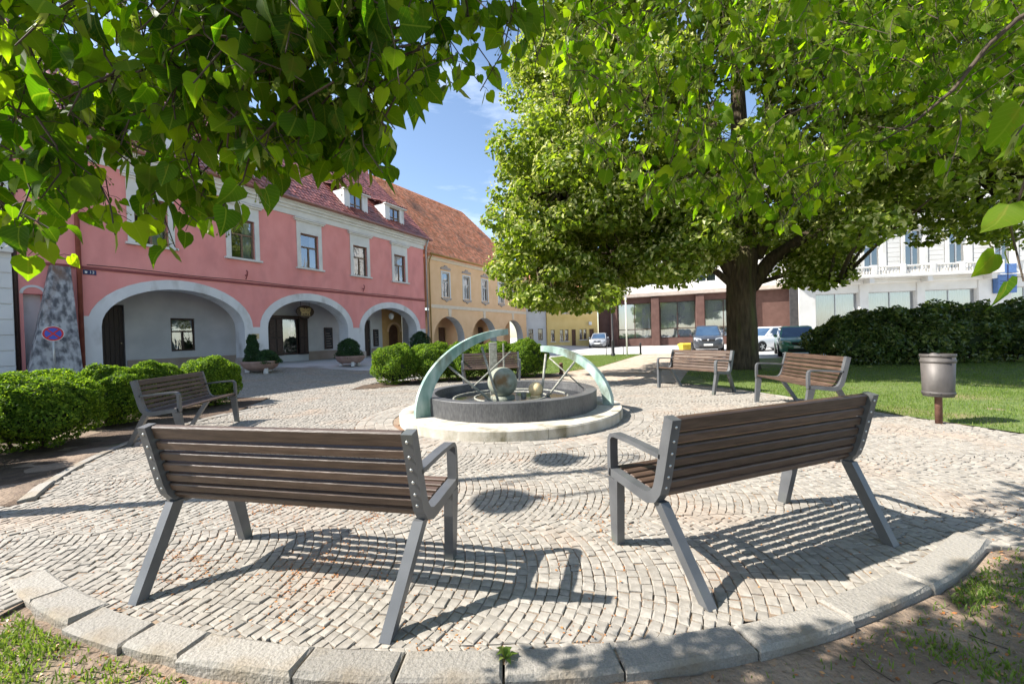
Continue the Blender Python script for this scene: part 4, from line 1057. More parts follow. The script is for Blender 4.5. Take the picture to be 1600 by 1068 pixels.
for x in (-0.25, 0.25): MB().tube([(x, 0, 0.29), (x, 0, 0.94)], 0.012, 6).build('hanger', M['black_metal'], s)
for x, z0, z1, w, lab in ((-6.22, 0.95, 2.22, 0.55, 'dark menu board on the wall inside the middle arch'), (-2.55, 0.98, 2.12, 0.42, 'narrow dark notice board inside the third arch')):
    s = facade_obj('notice_board', x, 2.15, 0, lab, 'board')
    MB().box(-w / 2, w / 2, -0.03, 0.05, z0, z1, 0.01).build('board', M['window_dark'], s)
    MB().box(-w / 2 + 0.05, w / 2 - 0.05, -0.036, -0.03, z0 + 0.06, z1 - 0.06).build('sheet', M['room'], s)
    for k in range(6): MB().box(-w / 2 + 0.09, w / 2 - 0.09 - 0.06 * (k % 3), -0.039, -0.036, z0 + 0.15 + k * 0.15, z0 + 0.18 + k * 0.15).build('print_line', M['dado'], s)
s = facade_obj('wall_lamp', -2.05, 1.2, 2.98, 'white oval lamp hanging under the third arch', 'lamp')
MB().ball((0, 0, 0), 0.17, 18, 12, 1.35).build('globe', M['white_paint'], s)
MB().tube([(0, 0, 0.2), (0, 0, 1.0)], 0.012, 6).build('hanger', M['black_metal'], s)
# no-stopping sign in front of the buttress
sp = at_depth(83, 521, 12.0)
s = empty('traffic_sign', (sp.x, sp.y, gz(sp.x, sp.y)), math.atan2(-sp.x, sp.y), 'round blue no-stopping sign with red rim and cross before the grey buttress', 'sign')
h_ = sp.z - gz(sp.x, sp.y)
MB().tube([(0, 0.03, -0.05), (0, 0.03, h_ + 0.3)], 0.03, 10).build('post', M['galv'], s)
for nm, r_, y_, m_ in (('rim_edge', 0.225, 0.0, 'white_paint'), ('rim', 0.213, -0.004, 'sign_red'), ('face', 0.168, -0.008, 'sign_blue')):
    MB().prism_xz([(r_ * math.cos(6.2832 * k / 32), h_ + r_ * math.sin(6.2832 * k / 32)) for k in range(32)], y_ - 0.004, y_ + 0.0).build(nm, M[m_], s)
for a in (45, 135):
    d = Vector((math.cos(R(a)), 0, math.sin(R(a)))); e = Vector((-d.z, 0, d.x))
    MB().obox((0, -0.0155 - a * 1e-5, h_), d, (0, 1, 0), e, 0.168, 0.0015, 0.020).build('cross_bar', M['sign_red'], s)

# neighbour on the far left
nb = empty('pale_house', (P_C[0], P_C[1], 0), rot_for(P_TH), 'pale plastered house at the left edge beside the pink house', 'house')
b = wall_panel(MB(), -30, -18.64, 0.2, 9.2, [(-20.9, -19.9, 5.2, 7.0), (-24.5, -23.5, 5.2, 7.0), (-28, -27, 5.2, 7.0)], -0.15, 0.3)
b.build('wall', M['grey_pl'], nb)
for k in range(8): MB().box(-30, -18.65, -0.185, -0.15, 0.45 + k * 0.46, 0.87 + k * 0.46, 0.01).build('rustication_course', M['grey_pl'], nb)
MB().box(-30, -18.63, -0.35, 0.0, 4.25, 4.42, 0.02).build('cornice', M['cream'], nb)
for x in (-20.9, -24.5, -28): window(nb, x, x + 1, 5.2, 7.0, -0.02, M['window_white'], 0.62, 1, None, 0.06)
MB().box(-29.9, -19.0, 1.0, 1.05, 0.3, 9.0).build('interior', M['room'], nb)
rf = MB().add([(-30, -0.5, 9.2), (-18.9, -0.5, 9.2), (-18.9, 6, 14.5), (-30, 6, 14.5), (-30, 12, 9.2), (-18.9, 12, 9.2)], [(0, 1, 2, 3), (3, 2, 5, 4), (1, 5, 2)]).build('roof', M['tile_orange'], nb)

# ------------------------------------------------------------------ peach arcaded house
O_TH, O_C = R(30.5), (-5.943, 29.0)
og = empty('peach_house', (O_C[0], O_C[1], 0), rot_for(O_TH), 'peach two-storey arcaded house with steep orange tiled roof next to the pink one', 'house')
OA = [(0.50, 4.20, 1.25, 1.80), (5.26, 8.98, 1.25, 1.82), (10.20, 13.95, 1.22, 1.75)]
OX1 = 14.75
b = arcade(MB(), 0.05, OX1, 0.2, 3.62, OA, 0.7)
OW = [2.05, 4.67, 7.30, 9.95, 12.6]
wall_panel(b, 0.05, OX1, 3.62, 7.30, [(x - 0.42, x + 0.42, 4.52, 6.36) for x in OW], 0.0, 0.25)
b.build('wall', M['peach'], og)
b = MB()
for a in OA: reveal(b, *a, 0.2, 0.0, 0.7)
b.build('arch_reveal', M['white_pl'], og)
b = wall_panel(MB(), 0.05, OX1, 0.2, 3.6, [(3.35, 4.25, 0.35, 2.3), (6.5, 7.4, 0.5, 2.4), (8.9, 9.8, 0.35, 2.35), (12.3, 13.2, 0.35, 2.4)], 2.0, 0.2, False)
b.add([(0.05, 0.7, 3.5), (OX1, 0.7, 3.5), (OX1, 2.0, 3.5), (0.05, 2.0, 3.5)], [(0, 1, 2, 3)])
for a, c in ((4.22, 5.24), (9.0, 10.18)): b.add([(a, 0.7, 0.2), (c, 0.7, 0.2), (c, 0.7, 3.5), (a, 0.7, 3.5)], [(3, 2, 1, 0)])
b.build('arcade_wall', M['peach'], og)
MB().box(0.05, OX1, -0.1, 2.1, 0.1, 0.33).build('arcade_floor', M['paving'], og)
for x in (3.35, 8.9, 12.3): plank_door(og, x, x + 0.9, 0.34, 2.28, 2.08, M['door_brown'], 4)
window(og, 6.5, 7.4, 0.5, 2.4, 2.06, M['window_dark'], 0.6, 1)
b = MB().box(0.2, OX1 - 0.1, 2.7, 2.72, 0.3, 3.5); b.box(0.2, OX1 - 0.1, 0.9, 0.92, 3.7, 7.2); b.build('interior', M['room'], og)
MB().box(0.05, OX1, -0.05, 0.0, 3.62, 3.88, 0.015).build('string_course', M['peach_l'], og)
for x in (2.4, 7.1, 12.0): MB().prism_xz([(x - 0.13, 3.02), (x + 0.13, 3.02), (x + 0.19, 3.62), (x - 0.19, 3.62)], -0.045, 0.0).build('keystone', M['peach_l'], og)
for i, x in enumerate(OW):
    b = MB().box(x - 0.54, x - 0.42, -0.03, 0.04, 4.44, 6.46).box(x + 0.42, x + 0.54, -0.03, 0.04, 4.44, 6.46).box(x - 0.42, x + 0.42, -0.03, 0.04, 6.36, 6.46)
    b.build('window_surround', M['window_white'], og)
    pts = [(x - 0.62, 6.60), (x - 0.45, 6.58), (x + 0.45, 6.58), (x + 0.62, 6.60), (x + 0.5, 6.74), (x + 0.22, 6.76), (x + 0.12, 6.90), (x - 0.12, 6.90), (x - 0.22, 6.76), (x - 0.5, 6.74)]
    MB().prism_xz(pts, -0.07, 0.0).build('scroll_ornament', M['ornament'], og)
    MB().prism_xz([(x - 0.6, 4.44), (x - 0.5, 4.30), (x - 0.2, 4.26), (x, 4.14), (x + 0.2, 4.26), (x + 0.5, 4.30), (x + 0.6, 4.44)], -0.09, 0.0).build('sill_ornament', M['ornament'], og)
    window(og, x - 0.42, x + 0.42, 4.53, 6.35, 0.08, M['window_white'], 0.62, 1, [(0.1, 0.9)] if i % 2 else [(0.05, 0.4)], 0.05)
b = MB().box(0.05, OX1, -0.08, 0.2, 7.12, 7.30).box(0.05, OX1, -0.2, 0.2, 7.30, 7.38); b.build('cornice', M['peach_l'], og)
MB().tube([(0.0, -0.38, 7.46), (OX1 + 0.1, -0.38, 7.44)], 0.07, 10).build('gutter', M['pipe_ochre'], og)
MB().tube([(0.18, -0.38, 7.44), (0.12, -0.2, 7.1), (0.10, -0.13, 6.8), (0.10, -0.13, 0.3)], 0.055, 10).build('downpipe', M['pipe_ochre'], og)
OP = R(50); ysl = 5.4; zr = 7.40 + (ysl + 0.3) * math.tan(OP)
roof = MB().add([(-0.25, -0.3, 7.40), (OX1 + 0.2, -0.3, 7.40), (11.5, ysl, zr), (-0.25, ysl, zr), (-0.25, 2 * ysl + 0.3, 7.4), (OX1 + 0.2, 2 * ysl + 0.3, 7.4)], [(0, 1, 2, 3), (3, 2, 5, 4), (0, 3, 4), (1, 5, 2)]).build('roof', M['tile_orange'], og)
LS = (ysl + 0.3) / math.cos(OP)
V, Q = tiles(-0.25, OX1 + 0.2, LS, 0.175, 0.19, 'flat', lambda x, s: x < OX1 + 0.2 - (OX1 + 0.2 - 11.5) * s / LS)
lay_tiles(roof, V, Q, (0, -0.34, 7.43), OP, M['tile_orange'])
for k in range(30): MB().tube([(-0.25 + k * 0.39, ysl, zr + 0.03), (-0.25 + k * 0.39 + 0.42, ysl, zr + 0.05)], [0.13, 0.11], 8).build('ridge_tile', M['tile_orange'], roof)
for k in range(24):
    t0, t1 = k / 24, (k + 1.08) / 24
    pt = lambda t: (OX1 + 0.2 - (OX1 + 0.2 - 11.5) * t, -0.3 + (ysl + 0.3) * t, 7.42 + (zr - 7.40) * t + 0.03)
    MB().tube([pt(t0), pt(t1)], [0.12, 0.10], 8).build('hip_tile', M['tile_orange'], roof)

# ------------------------------------------------------------------ small houses closing the square
def small_house(name, p0, p1, h, m, wins, doors, label, roofm='tile_orange', dep=7.0, ph=3.2):
    th = math.atan2(p1[0] - p0[0], p1[1] - p0[1]); L_ = math.hypot(p1[0] - p0[0], p1[1] - p0[1])
    o = empty(name, (p0[0], p0[1], 0), rot_for(th), label, 'house')
    ops = [(x - w / 2, x + w / 2, z0, z1) for x, w, z0, z1 in wins] + [(x - w / 2, x + w / 2, -0.05, z1) for x, w, z1 in doors]
    wall_panel(MB(), 0, L_, -0.1, h, ops, 0.0, 0.22).build('wall', m, o)
    for x, w, z0, z1 in wins:
        window(o, x - w / 2, x + w / 2, z0, z1, 0.10, M['window_wood'], 0.6 if z1 - z0 > 1 else None, 1, None, 0.05)
        MB().box(x - w / 2 - 0.1, x + w / 2 + 0.1, -0.07, 0.05, z0 - 0.09, z0 - 0.005).build('window_sill', M['cream'], o)
    for x, w, z1 in doors: plank_door(o, x - w / 2, x + w / 2, -0.05, z1, 0.12, M['door_brown'], 4)
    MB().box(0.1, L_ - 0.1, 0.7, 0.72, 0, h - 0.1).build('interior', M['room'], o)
    MB().box(-0.02, L_ + 0.02, -0.14, 0.1, h - 0.22, h - 0.02, 0.02).build('cornice', M['cream'], o)
    MB().box(0, L_, -0.04, 0.0, h * 0.5 - 0.08, h * 0.5 + 0.04).build('string_course', m, o)
    rf = MB().add([(-0.1, -0.35, h), (L_ + 0.1, -0.35, h), (L_ + 0.1, dep / 2, h + ph), (-0.1, dep / 2, h + ph), (-0.1, dep, h), (L_ + 0.1, dep, h)], [(0, 1, 2, 3), (3, 2, 5, 4), (0, 3, 4), (1, 5, 2)]).build('roof', M[roofm], o)
    a = math.atan2(ph, dep / 2 + 0.35)
    V, Q = tiles(-0.1, L_ + 0.1, (dep / 2 + 0.35) / math.cos(a), 0.3, 0.25, 'flat')
    lay_tiles(rf, V, Q, (0, -0.38, h + 0.02), a, M[roofm])
    return o
small_house('grey_house', (1.55, 42.0), (3.62, 42.2), 6.6, M['grey_pl'], [(0.45, 0.5, 0.9, 2.1), (1.45, 0.5, 0.9, 2.1), (0.5, 0.6, 3.9, 5.2), (1.5, 0.6, 3.9, 5.2)], [], 'narrow grey-white house beside the yellow house at the end of the square')
MB_y = small_house('yellow_house', (3.70, 42.0), (9.3, 43.6), 6.3, M['yellow'],
    [(0.62, 0.42, 0.75, 1.95), (1.62, 0.42, 0.75, 1.95), (2.18, 0.42, 0.75, 1.95), (3.85, 0.36, 0.85, 1.95), (4.32, 0.36, 0.85, 1.95), (0.8, 0.6, 3.7, 5.0), (2.1, 0.6, 3.7, 5.0), (3.5, 0.6, 3.7, 5.0), (4.8, 0.6, 3.7, 5.0)], [(3.0, 0.5, 1.95), (5.1, 0.55, 1.95)], 'small yellow house with dark narrow windows closing the square')
MB().box(-0.15, 0.15, -0.1, 0.25, 0.0, 0.35, 0.03).build('sign_case', M['white_paint'], tag(empty('box_sign', (8.4, 43.0, 2.35), 0), 'small white box sign on the yellow house corner', 'sign'))

# brown modern shop building
B0, B1 = (9.55, 44.3), (26.5, 38.0)
th = math.atan2(B1[0] - B0[0], B1[1] - B0[1]); BLn = math.hypot(B1[0] - B0[0], B1[1] - B0[1])
bb = empty('shop_building', (B0[0], B0[1], 0), rot_for(th), 'brown clad modern shop building with tall display windows behind the linden', 'building')
ops = []
xw = 2.1
while xw + 3.4 < BLn: ops.append((xw, xw + 3.4, 0.75, 4.5)); xw += 4.25
wall_panel(MB(), 0, BLn, -0.1, 5.1, ops, 0.0, 0.35).build('wall', M['brownpanel'], bb)
for a, c, d, e in ops:
    window(bb, a, c, d, e, 0.25, M['window_dark'], 0.26, 1, [(0.0, 1.0)], 0.07, 'display_window', 'shop_glass', True)  # full-width pale curtain put in to brighten the glass
for x in [1.7] + [o[1] + 0.42 for o in ops]:
    MB().box(x - 0.40, x + 0.36, -0.45, -0.004, -0.1, 5.0, 0.02).build('pillar', M['brownpanel'], bb)
MB().box(-0.2, BLn + 0.2, -0.6, 0.2, 5.1, 5.5, 0.03).build('fascia', M['ornament'], bb)
wall_panel(MB(), 0, BLn, 5.5, 9.6, [(1.5 + k * 2.8, 3.3 + k * 2.8, 6.3, 8.2) for k in range(6)], -0.1, 0.3).build('upper_wall', M['cream'], bb)
for k in range(6): window(bb, 1.5 + k * 2.8, 3.3 + k * 2.8, 6.3, 8.2, 0.05, M['window_white'], None, 1, [(0.1, 0.5)], 0.06)
MB().box(0.1, BLn - 0.1, 1.6, 1.65, 0.0, 9.4).build('interior', M['curtain'], bb)  # pale backing sheet, added so the display windows look brighter
MB().box(0.0, BLn, -0.3, 8.0, 9.6, 9.9, 0.05).build('roof', M['cream'], bb)

# ------------------------------------------------------------------ white palace on the right
W_TH = R(180 - 83.75); W_C = (21.855, 30.0)
wp = empty('white_palace', (W_C[0], W_C[1], 0), rot_for(W_TH), 'white stuccoed palace with balustraded balcony and large curtained shop windows', 'building')
X0, X1 = -0.45, 16.5
shops = [(0.75, 3.66), (4.33, 7.47), (8.09, 11.43), (13.6, 15.6)]
wall_panel(MB(), X0, X1, -0.1, 4.66, [(a, c, 0.9, 3.79) for a, c in shops], 0.0, 0.4, False).build('wall', M['palace'], wp)
for a, c in shops: window(wp, a, c, 0.9, 3.78, 0.22, M['galv'], None, 1, [(0.0, 1.0)], 0.05, 'shop_window', 'shop_glass')
uw = [2.15, 4.70, 7.43, 10.30, 13.2, 15.4]
wall_panel(MB(), X0, X1, 4.66, 13.6, [(x - 0.62, x + 0.62, 5.3, 8.2) for x in uw] + [(x - 0.55, x + 0.55, 10.0, 12.2) for x in uw], 0.05, 0.35, False).build('upper_wall', M['palace'], wp)
MB().add([(X0, 0, -0.1), (X0 + 3.9, 7.0, -0.1), (X0 + 3.9, 7.0, 13.6), (X0, 0, 13.6)], [(3, 2, 1, 0)]).build('side_wall', M['palace'], wp)
for x in uw:
    window(wp, x - 0.62, x + 0.62, 5.3, 8.2, 0.22, M['window_white'], 0.62, 1, [(0.0, 0.2)], 0.08, upper_mull=True)
    window(wp, x - 0.55, x + 0.55, 10.0, 12.2, 0.22, M['window_white'], 0.6, 1, None, 0.08)
    MB().box(x - 0.85, x - 0.62, -0.04, 0.06, 5.3, 8.3).box(x + 0.62, x + 0.85, -0.04, 0.06, 5.3, 8.3).box(x - 1.0, x + 1.0, -0.14, 0.05, 8.4, 8.6, 0.02).build('window_surround', M['palace'], wp)
for xa, xb in zip([X0] + uw, uw + [X1]):
    m_ = (xa + xb) / 2
    for k in range(9): MB().box(xa + 0.95 if xa in uw else xa, xb - 0.95 if xb in uw else xb, -0.01, 0.06, 5.62 + k * 0.33, 5.93 + k * 0.33, 0.012).build('rustication', M['palace'], wp)
for a, c in ((X0, 0.7), (3.70, 4.30), (7.51, 8.05), (11.47, 12.3)): MB().box(a, c, -0.07, 0.01, -0.1, 4.4, 0.02).build('pilaster', M['palace'], wp)
MB().box(X0 - 0.1, X1, -0.28, 0.05, 4.40, 4.62, 0.03).box(X0 - 0.15, X1, -0.42, 0.05, 4.62, 4.72, 0.02).build('cornice', M['palace'], wp)
bal = MB().box(1.9, 12.3, -0.95, 0.02, 4.73, 4.92, 0.03).build('balcony', M['palace'], wp)
for x in (2.2, 4.0, 7.75, 11.75): MB().prism([(x - 0.16, -0.85), (x + 0.16, -0.85), (x + 0.16, -0.28), (x - 0.16, -0.28)], 4.36, 4.73).build('corbel', M['palace'], bal)
blm = MB().lathe([(0.05, 4.95), (0.05, 5.0), (0.028, 5.03), (0.068, 5.16), (0.05, 5.26), (0.026, 5.36), (0.05, 5.41), (0.05, 5.45)], 10).mesh('baluster'); blm.materials.append(M['palace'])
ped = [2.0, 4.15, 6.0, 7.9, 9.75, 12.15]
for x in ped: MB().box(x - 0.17, x + 0.17, -0.92, -0.62, 4.92, 5.62, 0.02).build('pedestal', M['palace'], bal)
for a, c in zip(ped[:-1], ped[1:]):
    n = int((c - a - 0.4) / 0.19)
    for k in range(n): link('baluster', blm, None, bal, (a + 0.27 + k * (c - a - 0.54) / (n - 1), -0.77, 0))
    MB().box(a + 0.17, c - 0.17, -0.88, -0.66, 5.45, 5.56, 0.015).box(a + 0.17, c - 0.17, -0.87, -0.67, 4.921, 4.96).build('rail', M['palace'], bal)
MB().box(X0 - 0.2, X1, -0.5, 0.1, 13.6, 14.2, 0.05).build('roof_cornice', M['palace'], wp)
MB().box(X0, X1, 0.0, 9.0, 14.2, 14.5).build('roof', M['galv'], wp)
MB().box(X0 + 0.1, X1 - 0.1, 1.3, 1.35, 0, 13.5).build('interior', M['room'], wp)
s = facade_obj('blue_sign', 13.0, -0.35, 0, 'blue double panel sign fixed to the white palace near the right edge', 'sign', W_TH, W_C)
MB().box(-0.62, 0.56, -0.06, 0.32, 3.35, 5.38, 0.02).build('panel', M['panel_blue'], s)
MB().box(-0.06, 0.02, -0.07, -0.06, 3.4, 5.33).build('divider', M['blue_plate'], s)
for z in (3.6, 3.95, 4.15, 4.5, 4.62): MB().box(-0.5, -0.12, -0.066, -0.06, z, z + 0.045).build('print_line', M['blue_plate'], s)
for z in (3.7, 4.1, 4.45, 4.7): MB().box(0.1, 0.48, -0.066, -0.06, z, z + 0.04).build('print_line', M['blue_plate'], s)

# ------------------------------------------------------------------ litter bin
bx, by = g_px(1467, 661, 0)
bn = empty('litter_bin', (bx, by, 0), R(-20), 'round grey metal litter bin on a rusty post at the lawn edge', 'litter bin')
MB().tube([(0, 0.0, -0.05), (0, 0.0, 0.84)], 0.038, 12).build('post', M['rust'], bn)
BR_ = 0.74
MB().lathe([(r_ * BR_, z) for r_, z in ((0.0, 0.36), (0.20, 0.36), (0.205, 0.375), (0.225, 0.90), (0.215, 0.90), (0.195, 0.40))], 32).build('drum', M['bin_metal'], bn)
for z, r_ in ((0.385, 0.210), (0.80, 0.2255), (0.875, 0.2285)): MB().lathe([(r_ * BR_, z), (r_ * BR_ + 0.005, z + 0.004), (r_ * BR_ + 0.005, z + 0.036), (r_ * BR_, z + 0.04)], 32).build('band', M['bin_metal'], bn)
for k in range(10):
    a = 6.283 * k / 10
    for z, r_ in ((0.405, 0.216), (0.895, 0.2345)): MB().ball((r_ * BR_ * math.cos(a), r_ * BR_ * math.sin(a), z), 0.007, 8, 5).build('rivet', M['black_metal'], bn)
MB().ball((-0.05, -0.02, 0.90), 0.045, 14, 8, 0.7).build('locking_cap', M['bin_metal'], bn)
MB().lathe([(0.0, 0.865), (0.214 * BR_, 0.868)], 24).build('lid', M['bin_metal'], bn)

# ------------------------------------------------------------------ lamps, posts and bollards
def bollard(x, y, h, r_, label, m='black_metal'):
    o = empty('bollard', (x, y, gz(x, y) - 0.03), 0, label, 'bollard')
    MB().lathe([(r_ * 1.5, 0), (r_ * 1.4, 0.06), (r_, 0.09), (r_, h * 0.86), (r_ * 1.25, h * 0.88), (r_ * 1.25, h * 0.92), (r_ * 0.8, h * 0.97), (0.0, h)], 14).build('post', M[m], o)
    MB().lathe([(r_ * 1.02, h * 0.6), (r_ * 1.15, h * 0.62), (r_ * 1.15, h * 0.68), (r_ * 1.02, h * 0.7)], 14).build('collar', M[m], o)
    return o
x, y = g_px(877, 584, 0); bollard(x, y, 0.42, 0.06, 'short brown bollard on the small lawn behind the fountain', 'rust')
x, y = g_px(1001, 553, 0); bollard(x, y, 0.75, 0.055, 'dark bollard at the roadside beside the two tall poles')
x, y = g_px(1081, 547, 0); bollard(x, y, 0.65, 0.05, 'thin bollard in front of the yellow grit box')
def street_lamp(x, y, h, label, arms):
    o = empty('street_lamp', (x, y, gz(x, y) - 0.03), 0, label, 'street lamp')
    MB().lathe([(0.13, 0), (0.13, 0.15), (0.10, 0.2), (0.085, 0.9), (0.095, 0.95), (0.06, 1.0), (0.045, h * 0.96), (0.05, h * 0.97), (0.0, h)], 14).build('pole', M['black_metal'], o)
    for dx, dy, zl in arms:
        n = Vector((dx, dy, 0)); P_ = []
        for k in range(11):
            t = k / 10
            P_.append(n * (0.05 + 0.95 * math.sin(t * math.pi / 2)) + Vector((0, 0, h * 0.90 + 0.28 * math.sin(t * math.pi * 0.9) * 1.6 - (h * 0.90 - zl - 0.30) * t ** 2)))
        MB().tube(P_, 0.022, 8).build('arm', M['black_metal'], o)
        sc_ = [n * (0.10 + 0.30 * t) + Vector((0, 0, h * 0.80 + 0.10 * math.sin(t * 6.3))) for t in [k / 8 for k in range(9)]]
        MB().tube(sc_, 0.013, 6).build('scroll', M['black_metal'], o)
        ld = MB().lathe([(0.0, zl + 0.30), (0.05, zl + 0.30), (0.07, zl + 0.20), (0.10, zl + 0.12), (0.245, zl + 0.02), (0.25, zl), (0.0, zl + 0.02)], 24, (dx, dy)).build('lamp_head', M['black_metal'], o)
        MB().ball((dx, dy, zl - 0.01), 0.10, 14, 8, 0.7).build('lamp_globe', M['white_paint'], ld)
    return o
street_lamp(-4.62, 3.18, 5.7, 'black double-arm street lamp just outside the left edge, casting disc shadows on the cobbles', [(-0.26, -0.58, 4.6), (0.28, 0.46, 4.6)])
x, y = g_px(958, 556, 0)
street_lamp(x, y, 5.2, 'thin black street lamp by the road under the linden crown', [(0.0, -0.5, 4.3)])
x, y = g_px(980, 556, 0)
o = empty('sign_post', (x, y, -0.03), 0, 'slim white post by the road between lamp and bollard', 'post')
MB().tube([(0, 0, 0), (0, 0, 4.0)], 0.045, 10).build('pole', M['white_paint'], o)
MB().ball((0, 0, 4.0), 0.055, 10, 6).build('cap', M['white_paint'], o)
x0, y0 = g_px(953, 549, 0.35); 
o = empty('railing', (6.2, 24.9, -0.03), 0, 'low thin railing between the roadside poles', 'railing')
MB().tube([(-0.4, 0, 0.55), (1.8, 0.35, 0.55)], 0.02, 6).build('rail', M['black_metal'], o)
for x in (-0.4, 0.7, 1.8): MB().tube([(x, (x + 0.4) * 0.159, 0), (x, (x + 0.4) * 0.159, 0.55)], 0.022, 6).build('rail_post', M['black_metal'], o)
x, y = g_px(1072, 546, 0)
M['grit_yellow'] = mat('grit_yellow', (0.55, 0.40, 0.03), (0.65, 0.48, 0.06), rough=0.5, bump=0.05)
o = empty('grit_box', (x, y, -0.03), R(8), 'low yellow grit box by the shop building', 'box')
vs = []
for z, a, c in ((0, .38, .26), (0.38, .46, .32)): vs += [(-a, -c, z), (a, -c, z), (a, c, z), (-a, c, z)]
MB().add(vs, [(3, 2, 1, 0), (4, 5, 6, 7), (0, 1, 5, 4), (1, 2, 6, 5), (2, 3, 7, 6), (3, 0, 4, 7)]).build('tub', M['grit_yellow'], o)
vs = []
for z, a, c in ((0.385, .49, .35), (0.42, .48, .34), (0.52, .36, .22)): vs += [(-a, -c, z), (a, -c, z), (a, c, z), (-a, c, z)]
MB().add(vs, [(3, 2, 1, 0), (8, 9, 10, 11)] + [(k * 4 + i, k * 4 + (i + 1) % 4, (k + 1) * 4 + (i + 1) % 4, (k + 1) * 4 + i) for k in range(2) for i in range(4)]).build('lid', M['grit_yellow'], o)

# ------------------------------------------------------------------ cars
def paint(name, c): return mat(name, c, tuple(min(v * 1.08, 1) for v in c), rough=0.35, bump=0, spec=0.5, coat=0.8)
M['tyre'] = mat('tyre', (0.012, 0.012, 0.013), (0.02, 0.02, 0.021), rough=0.85, bump=0.1)
M['alloy'] = mat('alloy', (0.42, 0.42, 0.43), (0.52, 0.52, 0.53), rough=0.3, metal=0.7, bump=0)
M['trim'] = mat('black_trim', (0.015, 0.015, 0.016), (0.022, 0.022, 0.023), rough=0.5, bump=0.05)
M['headlamp'] = mat('headlamp', (0.55, 0.58, 0.60), (0.72, 0.74, 0.75), rough=0.1, metal=0.4, bump=0, coat=1.0, scale=30)
M['car_glass'] = mat('car_glass', (0.03, 0.06, 0.11), (0.05, 0.09, 0.15), rough=0.05, bump=0, spec=1.0, scale=2)
M['taillight'] = mat('taillight', (0.35, 0.01, 0.01), (0.45, 0.02, 0.02), rough=0.2, bump=0)
